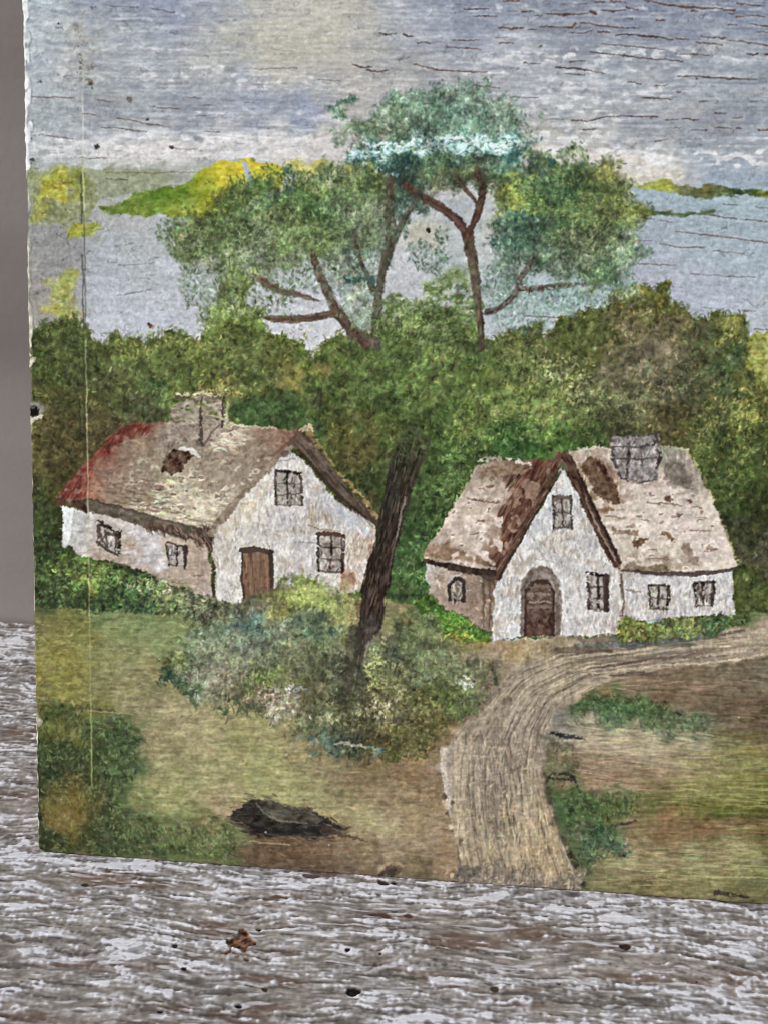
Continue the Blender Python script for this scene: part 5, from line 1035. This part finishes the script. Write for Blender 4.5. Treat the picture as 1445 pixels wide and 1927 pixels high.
# the leaf greens are old and muted, darkest in the hollows of the wood
sr_ = soft_region(np.isin(LAB, [L_THICK, L_HEDGE, L_CROWN]))
hol = np.clip(1.03 + .08 * np.tanh(noise(24, 20, 571)), .8, 1.14)
lum = C @ np.array([.3, .59, .11], np.float32)
dull = lum[..., None] + .95 * (C - lum[..., None])
C += sr_[..., None] * (dull * (hol * np.array([1.0, .975, .93], np.float32)[:, None, None]).transpose(1, 2, 0) - C)
fr_ = soft_region(R_FIELD)
lum = C @ np.array([.3, .59, .11], np.float32)
rt_ = (1 + .07 * smooth(1040, 1120, XX))[..., None]
C += fr_[..., None] * ((lum[..., None] + .88 * (C - lum[..., None])) * np.array([1.005, 1.005, 1.0], np.float32) * rt_ - C)
# knots of worn canvas tooth everywhere, faint
C *= (1 + .012 * noise(1.3, 1.3, 65) + .014 * TOOTH)[..., None]

# chipped white edge along the left side; the nail hole
ex0 = 42.0 + 0.0175 * YY
wdt = np.interp(YY, [-460, 0, 180, 300, 420, 520, 700, 800, 900, 1100, 1300, 1430, 1500, 1745], [16, 15, 14, 11, 8, 8, 9, 7, 4, 5, 3, 6, 6, 6])
e = XX - ex0
chip = noise(3.0, 7.0, 71)
k = smooth(.25, -.25, (e - wdt * (.72 + .24 * chip)) / 5) * (XX < 90)
brk = smooth(-1.35, -.9, noise(5, 6, 72)) * np.where(YY > 320, smooth(-.5, .2, noise(5, 10, 73)), 1)
ecol = np.where((YY < 330)[..., None], np.array([226, 232, 230], np.float32), np.array([206, 202, 182], np.float32)) * (1 + .05 * MOT[..., None])
kk = k * (.25 + .75 * brk)
C += (kk * .95)[..., None] * (ecol - C)
ln = smooth(3.2, 0, np.abs(e - wdt * (.95 + .3 * chip))) * (XX < 90) * smooth(0, .8, noise(4, 8, 74))
C += (ln * .35)[..., None] * (np.array([88, 90, 84]) - C)
HT += .8 * kk
under = smooth(.2, 1.2, noise(4, 16, 75)) * (e < 5) * (e > -20) * (YY > 330)
C += (under * .7)[..., None] * (np.array([104, 98, 86]) - C)
for (x, y, rx, ry, c, a) in [(66,1348,12,9,(176,166,140),.8),(72,1360,6,10,(190,180,160),.8),(60,680,5,10,(214,206,188),.8)]:
    lay(blob(x, y, rx, ry, 30, .4, 3, 2), c, a, .4, mott=12)
lay(blob(65,768,17,17,0,.4,3,2), (146,140,128), .9, -.6, mott=10)
lay(line([(56,800),(62,790),(78,782)], [7,8,6], 2), (204,198,182), .9, .4)
lay(blob(63,774,10,9.5,15,.25,2,0), (18,14,14), .98, -5.0, lab=L_HOLE)  # the hole's dark inside is painted on, over a shallow dent
lay(blob(60,766,7,3,10,.3,2,0), (104,100,100), .8)
# frayed lower edge: the ground is bare in spots
be = (1603 + 0.0725 * (XX - 70)) - YY
k = smooth(7, 1, be + 4 * noise(6, 4, 81)) * smooth(-.2, .9, noise(14, 5, 82)) * .75
C += k[..., None] * (np.array([112, 96, 84]) - C)
for (x, y) in [(735,1652),(720,1650),(1345,1688),(1352,1690)]:
    lay(blob(x, y, 9, 5, -20, .4), (48,40,36), .7)  # dark flecks; those at the right end paint in the panel's contact shade
lay(blob(728,1633,16,7,0,.5), (176,154,120), .7, mott=12)
lay(poly([(858,1630),(902,1630),(902,1652),(862,1650)],3), (82,76,74), .5, mott=8)
lay(blob(850,1648,4,5,0,.4,1,0), (206,180,140), .8, .3)
for (x, y) in [(500,1566),(620,1590),(668,1566),(300,1240),(540,1420),(700,1600),(1330,1650),(1414,1640),(1390,1350)]:
    lay(blob(x, y, 2, 1.6, 0, .5, 1, 0), (196,180,150), .7, .4)

# crispness of thick paint: lift the small contrasts a little
for i in range(3):
    lo = gauss_blur(C[..., i], 1.5, 1.5)
    lo2 = gauss_blur(C[..., i], 7, 7)
    C[..., i] += .60 * (C[..., i] - lo) + .16 * (lo - lo2)
C[:] = np.clip(C, 4, 250)

# ------------------------------------------------------------------ placing things in the room's own measure (metres)
PHI, LAM = math.radians(5.308055), math.radians(21.593519)
CORNER = np.array([-0.1515665, 0.3752622, 0.0])                  # lower left corner of the panel on the bench
ALONG = np.array([math.cos(PHI), -math.sin(PHI), 0.0])            # along the panel's lower edge
BACK = np.array([math.sin(PHI), math.cos(PHI), 0.0])              # over the bench, towards the wall
RISE = math.sin(LAM) * BACK + math.cos(LAM) * np.array([0, 0, 1.0])
FACE = np.cross(ALONG, RISE)                                      # out of the painted face
GAP = 0.161581

def to_photo(p):
    c, s = math.cos(PITCH), math.sin(PITCH)
    x, y, z = p[..., 0], p[..., 1], p[..., 2] - CAM_H
    d = y * c - z * s
    return 722.5 + FPX * x / d, 963.5 - FPX * (y * s + z * c) / d

def on_bench(px, py):
    """the bench coordinates (along, back) seen at a spot of the photograph"""
    c, s = math.cos(PITCH), math.sin(PITCH)
    a, b = (px - 722.5) / FPX, -(py - 963.5) / FPX
    r = np.array([a, c + b * s, -s + b * c])
    q = r * (-CAM_H / r[2]) + np.array([0, 0, CAM_H]) - CORNER
    return float(q @ ALONG), float(q @ BACK)

def lin(c):
    c = np.clip(np.asarray(c, np.float32) / 255.0, 0, 1)
    return np.where(c <= 0.04045, c / 12.92, ((c + 0.055) / 1.055) ** 2.4)

def tag(o, label=None, cat=None, kind=None):
    if label: o['label'] = label
    if cat: o['category'] = cat
    if kind: o['kind'] = kind
    return o

def grid_part(name, P, col, sel, mat, parent=None):
    """the quads of a vertex grid chosen by sel become one mesh object with its own colours"""
    R, Cn = P.shape[:2]
    fi = np.flatnonzero(sel.ravel())
    fr, fc = fi // (Cn - 1), fi % (Cn - 1)
    v0 = fr * Cn + fc
    quads = np.stack([v0, v0 + 1, v0 + Cn + 1, v0 + Cn], 1)
    used, inv = np.unique(quads.ravel(), return_inverse=True)
    me = bpy.data.meshes.new(name)
    me.vertices.add(len(used))
    me.loops.add(quads.size)
    me.polygons.add(len(quads))
    me.vertices.foreach_set('co', P.reshape(-1, 3)[used].astype(np.float32).ravel())
    me.loops.foreach_set('vertex_index', inv.astype(np.int32).ravel())
    me.polygons.foreach_set('loop_start', np.arange(0, quads.size, 4, dtype=np.int32))
    me.polygons.foreach_set('use_smooth', np.ones(len(quads), bool))
    ca = me.color_attributes.new('paint', 'FLOAT_COLOR', 'POINT')
    rgba = np.ones((len(used), 4), np.float32)
    rgba[:, :3] = col.reshape(-1, 3)[used]
    ca.data.foreach_set('color', rgba.ravel())
    me.update(calc_edges=True)
    me.validate()
    me.materials.append(mat)
    o = bpy.data.objects.new(name, me)
    COL.objects.link(o)
    o.parent = parent
    return o

# ------------------------------------------------------------------ materials
def paint_material(name, rough, spec, fine_scale, fine_amt, bump, stretch=(1, 1, 1)):
    m = bpy.data.materials.new(name)
    m.use_nodes = True
    nt = m.node_tree
    b = nt.nodes['Principled BSDF']
    at = nt.nodes.new('ShaderNodeAttribute'); at.attribute_name = 'paint'
    tc = nt.nodes.new('ShaderNodeTexCoord')
    mp = nt.nodes.new('ShaderNodeMapping'); mp.inputs['Scale'].default_value = stretch
    n = nt.nodes.new('ShaderNodeTexNoise'); n.inputs['Scale'].default_value = fine_scale
    n.inputs['Detail'].default_value = 3.0; n.inputs['Roughness'].default_value = 0.6
    nt.links.new(tc.outputs['Object'], mp.inputs['Vector']); nt.links.new(mp.outputs['Vector'], n.inputs['Vector'])
    mr = nt.nodes.new('ShaderNodeMapRange')
    mr.inputs['From Min'].default_value = 0.3; mr.inputs['From Max'].default_value = 0.7
    mr.inputs['To Min'].default_value = 1 - fine_amt; mr.inputs['To Max'].default_value = 1 + fine_amt
    nt.links.new(n.outputs['Fac'], mr.inputs['Value'])
    mx = nt.nodes.new('ShaderNodeVectorMath'); mx.operation = 'SCALE'
    nt.links.new(at.outputs['Color'], mx.inputs[0]); nt.links.new(mr.outputs['Result'], mx.inputs['Scale'])
    nt.links.new(mx.outputs['Vector'], b.inputs['Base Color'])
    bp = nt.nodes.new('ShaderNodeBump'); bp.inputs['Strength'].default_value = bump; bp.inputs['Distance'].default_value = 0.0002
    nt.links.new(n.outputs['Fac'], bp.inputs['Height']); nt.links.new(bp.outputs['Normal'], b.inputs['Normal'])
    b.inputs['Roughness'].default_value = rough
    b.inputs['Specular IOR Level'].default_value = spec
    return m

M_PAINT = paint_material('old_oil_paint', 0.66, 0.10, 2600, 0.10, 0.35)
M_BENCH = paint_material('weathered_painted_wood', 0.85, 0.12, 1500, 0.16, 0.6, (0.25, 1.0, 1.0))

def plain_material(name, c1, c2, scale, stretch=(1, 1, 1), rough=0.8, bump=0.2, dist=0.001):
    m = bpy.data.materials.new(name)
    m.use_nodes = True
    nt = m.node_tree
    b = nt.nodes['Principled BSDF']
    tc = nt.nodes.new('ShaderNodeTexCoord')
    mp = nt.nodes.new('ShaderNodeMapping'); mp.inputs['Scale'].default_value = stretch
    n = nt.nodes.new('ShaderNodeTexNoise'); n.inputs['Scale'].default_value = scale
    n.inputs['Detail'].default_value = 6.0
    cr = nt.nodes.new('ShaderNodeValToRGB')
    cr.color_ramp.elements[0].position = 0.3; cr.color_ramp.elements[0].color = (*lin(c1), 1)
    cr.color_ramp.elements[1].position = 0.7; cr.color_ramp.elements[1].color = (*lin(c2), 1)
    nt.links.new(tc.outputs['Object'], mp.inputs['Vector']); nt.links.new(mp.outputs['Vector'], n.inputs['Vector'])
    nt.links.new(n.outputs['Fac'], cr.inputs['Fac']); nt.links.new(cr.outputs['Color'], b.inputs['Base Color'])
    n2 = nt.nodes.new('ShaderNodeTexNoise'); n2.inputs['Scale'].default_value = scale * 40; n2.inputs['Detail'].default_value = 4
    nt.links.new(tc.outputs['Object'], n2.inputs['Vector'])
    bp = nt.nodes.new('ShaderNodeBump'); bp.inputs['Strength'].default_value = bump; bp.inputs['Distance'].default_value = dist
    nt.links.new(n2.outputs['Fac'], bp.inputs['Height']); nt.links.new(bp.outputs['Normal'], b.inputs['Normal'])
    b.inputs['Roughness'].default_value = rough
    b.inputs['Specular IOR Level'].default_value = 0.2
    return m

M_WALL = plain_material('mauve_grey_plaster', WALL_C1, WALL_C2, 7.0, (0.35, 1, 1.6), 0.9, 0.25, 0.0008)
M_BOARD = plain_material('raw_pine', (150, 122, 90), (186, 160, 124), 14, (1, 8, 8), 0.8)
M_SLAB = plain_material('grey_old_wood', (96, 88, 80), (128, 118, 108), 12, (1, 7, 7), 0.85)

def block(name, o, ax, ay, az, lo, hi, mat, parent=None, bev=0.0, lift=0.0):
    """a bevelled block in the frame (ax, ay, az) at o; lift trims the far lower edge"""
    bm = bmesh.new()
    vs_ = []
    for k in (0, 1):
        for j in (0, 1):
            for i in (0, 1):
                c = [(lo[0], hi[0])[i], (lo[1], hi[1])[j], (lo[2], hi[2])[k]]
                if lift and j == 0 and k == 0:
                    c[1] += lift
                vs_.append(bm.verts.new(o + c[0] * ax + c[1] * ay + c[2] * az))
    for f in ((0, 1, 3, 2), (4, 6, 7, 5), (0, 4, 5, 1), (2, 3, 7, 6), (0, 2, 6, 4), (1, 5, 7, 3)):
        bm.faces.new([vs_[q] for q in f])
    bmesh.ops.recalc_face_normals(bm, faces=bm.faces)
    if bev:
        bmesh.ops.bevel(bm, geom=list(bm.edges), offset=bev, segments=2, affect='EDGES')
    me = bpy.data.meshes.new(name)
    bm.to_mesh(me); bm.free()
    me.materials.append(mat)
    ob = bpy.data.objects.new(name, me)
    COL.objects.link(ob)
    ob.parent = parent
    return ob

UP = np.array([0.0, 0.0, 1.0])
# ------------------------------------------------------------------ the wall
wall = block('wall', CORNER + BACK * GAP, ALONG, BACK, UP, (-0.75, 0.002, -0.25), (0.95, 0.06, 0.85), M_WALL, None, 0.004)
tag(wall, 'plain mauve grey plaster wall behind the bench and the leaning painting', 'wall')

# ------------------------------------------------------------------ the bench: flaking white paint on old grained wood
BST = 0.00042
A0, A1, B0, B1 = -0.20, 0.44, -0.17, GAP - 0.0008
NA, NB = int((A1 - A0) / BST) // 32 * 32, int((B1 - B0) / BST) // 32 * 32
bsh = (NB, NA)
mm = 0.001 / BST
aa = np.linspace(A0, A1, NA, dtype=np.float32)[None, :] * 1000 + np.zeros(bsh, np.float32)     # millimetres
bb = np.linspace(B0, B1, NB, dtype=np.float32)[:, None] * 1000 + np.zeros(bsh, np.float32)
def bn(sx, sy, seed):
    return noise(sx, sy, seed, bsh, mm)
wave = 1.3 * bn(30, 16, 201) + .8 * bn(8, 5, 202) + .22 * bn(2.2, 2, 221)
def warped(n):
    r = np.clip(np.arange(NB)[:, None] + wave * mm, 0, NB - 1.01)
    k = r.astype(int)
    t = r - k
    c = np.arange(NA)[None, :]
    return n[k, c] * (1 - t) + n[k + 1, c] * t
long1, long2, long3 = warped(bn(7, 1.0, 203)), warped(bn(3.4, .58, 204)), warped(bn(1.5, .42, 205))
groove = warped(bn(8, .46, 206))
blot, blot2 = bn(14, 7, 207), bn(5, 2.4, 208)
vert = .6 * bn(.7, 3.2, 209) + .6 * bn(.5, 1.4, 219)
speck = bn(.55, .5, 210)
worn = np.zeros(bsh, np.float32)
def spot(px, py, rx, ry, amt, soft=1.0):
    a, b = on_bench(px, py)
    global worn
    worn += amt * np.exp(-(((aa - a * 1000) / rx) ** 2 + ((bb - b * 1000) / ry) ** 2) ** soft)
for s_ in [(240,1660,34,3.5,1.1),(330,1668,40,3,.8),(150,1655,20,3,.6),(720,1715,36,4,.9),(860,1740,14,12,1.0),(850,1830,12,10,.8),(870,1790,30,16,.55),(500,1880,18,12,.8),(640,1870,20,10,.3),(130,1740,26,7,.7),(40,1800,18,10,.5),(170,1840,26,6,.7),(150,1910,40,8,.5),(1040,1760,40,4,.9),(1220,1800,34,6,.9),(1100,1850,30,14,.6),(1400,1845,30,6,.9),(980,1790,26,18,.4),(1040,1900,20,10,.5),(600,1830,60,20,.2),(380,1740,26,7,.6),(340,1900,40,10,.45),(20,1390,30,8,.5),(30,1500,30,6,.7),(40,1560,30,4,.8),(20,1330,20,5,.4),(1330,1830,20,5,.4)]:
    spot(*s_)
for s_ in [(300,1625,60,4,-.9),(560,1650,70,4,-.9),(800,1680,60,4,-.8),(1050,1720,70,4,-.9),(1250,1740,60,6,-.9),(1340,1780,50,4,-.9),(120,1620,30,4,-.7),(80,1720,22,6,-.5),(250,1770,60,6,-.8),(450,1830,60,5,-.7),(260,1850,50,4,-.7),(720,1760,24,14,-.6),(620,1740,20,14,-.4),(1420,1880,30,14,-.4),(1250,1880,30,10,-.4),(920,1760,10,16,-.5),(1280,1850,16,14,-.4),(30,1230,40,8,-.7),(30,1190,40,5,-.4),(30,1285,40,5,-.5),(30,1440,40,6,-.4)]:
    spot(*s_[:4], s_[4] * .45)
cov_b = .36 + .34 * long1 + .46 * long2 + .44 * long3 + .34 * vert + .22 * blot2 + .22 * speck - 1.1 * worn - .12 * blot
pk = smooth(-1.0, 1.35, cov_b)
wood = np.array([138, 131, 124], np.float32) + (10 * long2 + 8 * long3 + 5 * speck + 4 * blot)[..., None] * np.array([1, .96, .9], np.float32)
red = smooth(.9, 1.8, bn(8, 2, 211) + .9 * np.clip(worn, 0, 2)) * .55
wood = wood + red[..., None] * (np.array([96, 74, 62], np.float32) - wood)
white = np.array([170, 170, 175], np.float32) + (12 * long3 + 8 * long1 + 5 * speck)[..., None]
white = white + (smooth(.3, 1.6, bn(10, 3, 212)) * .5)[..., None] * (np.array([160, 152, 146], np.float32) - white)
BC = wood + (pk * .72)[..., None] * (white - wood)
ridge = smooth(1.0, 1.9, cov_b + .5 * long2 + .25 * speck) * .7
BC += ridge[..., None] * (np.array([218, 219, 224], np.float32) - BC)
gr_ = smooth(-.95, -1.75, groove + .3 * speck) * (1 - .5 * ridge)
BC += (gr_ * .38)[..., None] * (np.array([62, 56, 52], np.float32) - BC)
gl = (np.abs(warped(bn(6, 1.1, 213))) < .07) & (bn(5, 1.5, 214) > .2)
gl = soften(gl.astype(np.float32), 1)
BC += (gl * .38)[..., None] * (np.array([66, 60, 56], np.float32) - BC)
fib = smooth(1.0, 1.9, warped(bn(3.2, .42, 215)))
BC += (fib * .6)[..., None] * (np.array([214, 214, 220], np.float32) - BC)
BH = .20 * pk + .32 * ridge - .26 * gr_ - .16 * gl + .06 * long3 + .12 * fib          # millimetres
BL = np.zeros(bsh, np.int16)
# dents, dark chips, contact shade painted at the panel's right end, the resinous knot
def dent(px, py, rx, ry, col, depth, amt=.95, rag=.3, lab=None):
    a, b = on_bench(px, py)
    d = np.hypot((aa - a * 1000) / rx, (bb - b * 1000) / ry) + rag * bn(1.2, .9, int(px)) 
    k = 1 - smooth(.65, 1.15, d)
    BC[:] = BC + (k * amt)[..., None] * (np.asarray(col, np.float32) - BC)
    BH[:] = BH - depth * k
    if lab:
        BL[k > .5] = lab
    return k
for q in [(330,1778,1.1,1.3,(54,50,46),.5),(346,1821,1.1,.6,(34,32,30),.6),(450,1892,1.4,1.1,(30,28,26),.8),(302,1902,1.0,.6,(34,32,30),.6),(664,1864,2.1,1.6,(24,22,20),1.2),(672,1878,2.6,.7,(40,36,34),.5),(655,1786,1.0,.9,(40,38,36),.6),(715,1794,.8,.8,(44,40,38),.5),(500,1861,1.0,1.0,(80,58,48),.4),(1176,1779,2.2,1.4,(58,44,36),.7),(1310,1846,1.1,.9,(44,40,38),.5),(720,1662,2.0,1.2,(58,48,44),.5),(742,1660,1.6,1.2,(48,40,38),.5),(160,1664,2,.8,(62,54,48),.4),(590,1648,4,1.0,(92,72,70),.2),(532,1688,4,1.0,(98,74,64),.2),(710,1720,5,1.2,(84,62,52),.3),(760,1722,4,1.0,(80,60,50),.3),(1052,1850,1.5,.5,(62,56,52),.3),(930,1860,1.2,1.2,(66,56,50),.3),(1358,1690,2.0,.8,(44,36,32),.4)]:
    dent(*q)
dent(447, 1771, 5.2, 4.6, (88, 60, 44), .8, .9, .55, lab=1)
kr = bn(.6, .6, 220)
kk_ = (BL == 1)
BC[kk_] += (26 * kr[kk_])[:, None] * np.array([1, .8, .6], np.float32)
ka, kb = on_bench(447, 1771)
for i in range(18):
    t = rng.uniform(0, 2 * math.pi); r0, r1 = rng.uniform(1, 4.5), rng.uniform(3.5, 6.8)
    x0, y0 = ka * 1000 + r0 * math.cos(t), kb * 1000 + r0 * math.sin(t) * .8
    x1, y1 = ka * 1000 + r1 * math.cos(t + .25), kb * 1000 + r1 * math.sin(t + .25) * .8
    dx, dy = x1 - x0, y1 - y0
    tt = np.clip(((aa - x0) * dx + (bb - y0) * dy) / (dx * dx + dy * dy), 0, 1)
    d = np.hypot(aa - x0 - tt * dx, bb - y0 - tt * dy) - .42 * (1 - .6 * tt)
    k = np.clip(.5 - d / .5, 0, 1)
    c = np.array([(50,38,30),(74,54,40),(128,104,84)][i % 3], np.float32)
    BC += (k * .85)[..., None] * (c - BC)
    BH += .12 * k
for i in range(3):
    BC[..., i] += .5 * (BC[..., i] - gauss_blur(BC[..., i], 1.6, 1.6))
BC = np.clip(BC, 10, 240)
BP = CORNER + ((aa / 1000)[..., None] * ALONG + (bb / 1000)[..., None] * BACK + ((BH - .5) / 1000)[..., None] * UP)
bench = bpy.data.objects.new('bench', None)
COL.objects.link(bench)
bench.location = Vector(CORNER)
bench.empty_display_size = 0.05
tag(bench, 'weathered grainy wooden bench top with flaking whitish paint, under the painting', 'bench')
bpy.context.view_layer.update()
def local(o, root):
    o.parent = root
    o.matrix_parent_inverse = root.matrix_world.inverted()
    return o
BLIN = lin(BC) * BENCH_GAIN
fl = BL[:-1, :-1]
local(grid_part('bench_top', BP, BLIN, fl == 0, M_BENCH), bench)
local(tag(grid_part('knot', BP, BLIN, fl == 1, M_BENCH), 'rusty brown splintered knot in the grey boards'), bench)
local(block('board', CORNER, ALONG, BACK, UP, (A0 - .0, B0, -0.032), (A1, B1, -0.0022), M_SLAB), bench)

# ------------------------------------------------------------------ the painting: board and paint skin, divided by what is painted
PW, PH, PT = 0.338, 0.4375, 0.005
painting = bpy.data.objects.new('painting', None)
COL.objects.link(painting)
painting.location = Vector(CORNER)
painting.empty_display_size = 0.05
tag(painting, 'old oil painting of two white cottages and a tall tree, unframed, leaning on the wall', 'painting')
bpy.context.view_layer.update()
local(block('panel', CORNER - FACE * .0009, ALONG, RISE, FACE, (.0009, .0009, -PT), (PW - .0009, PH - .0009, 0), M_BOARD, None, .0004, PT * math.tan(LAM)), painting)

PST = 0.000276
NU, NV = int(PW / PST) // 32 * 32, int(PH / PST) // 32 * 32
u = np.linspace(0, PW, NU, dtype=np.float64)[None, :] + np.zeros((NV, 1))
v = np.linspace(0, PH, NV, dtype=np.float64)[:, None] + np.zeros((1, NU))
flat = CORNER + u[..., None] * ALONG + v[..., None] * RISE
px, py = to_photo(flat)
gx = np.clip((px - X0) * S, 0, W - 1.01)
gy = np.clip((py - Y0) * S, 0, H - 1.01)
ix, iy = gx.astype(np.int32), gy.astype(np.int32)
tx, ty = (gx - ix).astype(np.float32), (gy - iy).astype(np.float32)
def samp(a):
    t, s = (tx, ty) if a.ndim == 2 else (tx[..., None], ty[..., None])
    return a[iy, ix] * (1 - t) * (1 - s) + a[iy, ix + 1] * t * (1 - s) + a[iy + 1, ix] * (1 - t) * s + a[iy + 1, ix + 1] * t * s

# relief: strokes stand a little proud, cracks and the nail hole sink in
hole = np.minimum(HT + 2.0, 0) * 1.0
hh = np.clip(HT - gauss_blur(HT, 10, 10), -1.6, 1.9)
hh = gauss_blur(hh, .55, .55)
rel = (.095 * hh + .025 * MOT + .22 * np.maximum(hole, -1.5)) * 0.001
# tidy the map of painted things so every part is one clean patch
best = np.full((H, W), -1, np.float32)
lab = np.zeros((H, W), np.int16)
for q in np.unique(LAB):
    s_ = 2.2 if q < L_TRUNK else 1.2
    f = gauss_blur((LAB == q).astype(np.float32), s_, s_)
    b_ = f > best
    best[b_] = f[b_]
    lab[b_] = q
lab[(lab == L_LAKE) & (XX > 893)] = L_LAKE2          # the branches part the water into three
lab[(lab == L_LAKE) & (XX > 722)] = L_LAKE3
lab[(lab == L_LAKE2) & (XX > 1150) & (YY < 400)] = L_LAKE4
# an edge worn round, the corner knocked off
r = .0013
def rounded(d):
    t = np.clip(1 - d / r, 0, 1)
    return r * (1 - np.sqrt(np.maximum(1 - t * t, 0)))
wob = noise(9, 9, 301, (NV, NU), 1.0) * .00005 + noise(2.5, 2.5, 302, (NV, NU), 1.0) * .00005
dl, db = u, v
drop = rounded(u) + rounded(v) + rounded(PW - u) + rounded(PH - v)
rc = .0042
cu, cv = np.minimum(u, rc) - rc, np.minimum(v, rc) - rc
mx_, hy = np.maximum(np.abs(cu), np.abs(cv)), np.hypot(cu, cv) + 1e-9
sc_ = np.where((u < rc) & (v < rc), mx_ / hy, 1.0)
u2 = np.where(u < rc, rc + cu * sc_, u)
v2 = np.where(v < rc, rc + cv * sc_, v)
nearl, nearb = np.clip(1 - u / .002, 0, 1), np.clip(1 - v / .002, 0, 1)
u2 = u2 + nearl * 2.2 * wob
v2 = v2 + nearb * 1.6 * wob + nearb * .0002
PP = CORNER + u2[..., None] * ALONG + v2[..., None] * RISE + (samp(rel.astype(np.float32)) - np.minimum(drop, .0016))[..., None] * FACE
LUM = C @ np.array([.3, .59, .11], np.float32)
CS = LUM[..., None] + SAT * (C - LUM[..., None])
PLIN = lin(samp(np.clip(CS, 4, 250))) * PAINT_GAIN
flab = lab[iy[:-1, :-1], ix[:-1, :-1]]

def piece(name, q, parent, label=None):
    sel = np.isin(flab, q if isinstance(q, (list, tuple)) else [q])
    if not sel.any():
        return None
    o = grid_part(name, PP, PLIN, sel, M_PAINT)
    if label:
        o['label'] = label
    return local(o, parent)

piece('painted_sky', L_SKY, painting)
piece('painted_lake', L_LAKE, painting, 'pale painted water left of the tall tree')
piece('painted_lake', L_LAKE2, painting, 'blue grey painted water with brown cracks right of the tree')
piece('painted_lake', L_LAKE4, painting, 'strip of painted water between the low islets')
piece('painted_lake', L_LAKE3, painting, 'patch of painted water seen between the two branches')
piece('painted_shore', L_SHORE, painting, 'yellow green painted shore at the far left of the water')
piece('painted_shore', L_SHORE2, painting, 'low ragged painted islets right of the tree')
piece('painted_shore', L_SHORE3, painting, 'bright yellow painted field edge beside the wood')
piece('painted_wood', L_THICK, painting)
piece('painted_meadow', L_FIELD, painting)
piece('painted_track', L_ROAD, painting)
crown = piece('painted_tree', L_CROWN, painting)
piece('trunk', L_TRUNK, crown)
piece('painted_bush', L_BUSH, painting)
piece('painted_boulder', L_ROCK, painting)
piece('painted_hedge', L_HEDGE, painting)
piece('painted_hedge', L_HEDGE2, painting, 'low yellow flecked painted hedge under the small windows')
ca = piece('painted_cottage', LA_WALL, painting, 'painted cottage with a red edged roof and plain brown door')
piece('roof', LA_ROOF, ca); piece('chimney', LA_CHIM, ca); piece('door', LA_DOOR, ca)
for q in (LA_W1, LA_W2, LA_W3, LA_W4):
    piece('window', q, ca)
cb_ = piece('painted_cottage', LB_WALL, painting, 'painted cottage with a steep white gable and arched door')
piece('roof', LB_ROOF, cb_); piece('chimney', LB_CHIM, cb_); piece('door', LB_DOOR, cb_, 'arched door with small panes')
for q in (LB_W1, LB_W2, LB_W3, LB_W4, LB_W5):
    piece('window', q, cb_)
piece('nail_hole', L_HOLE, painting)
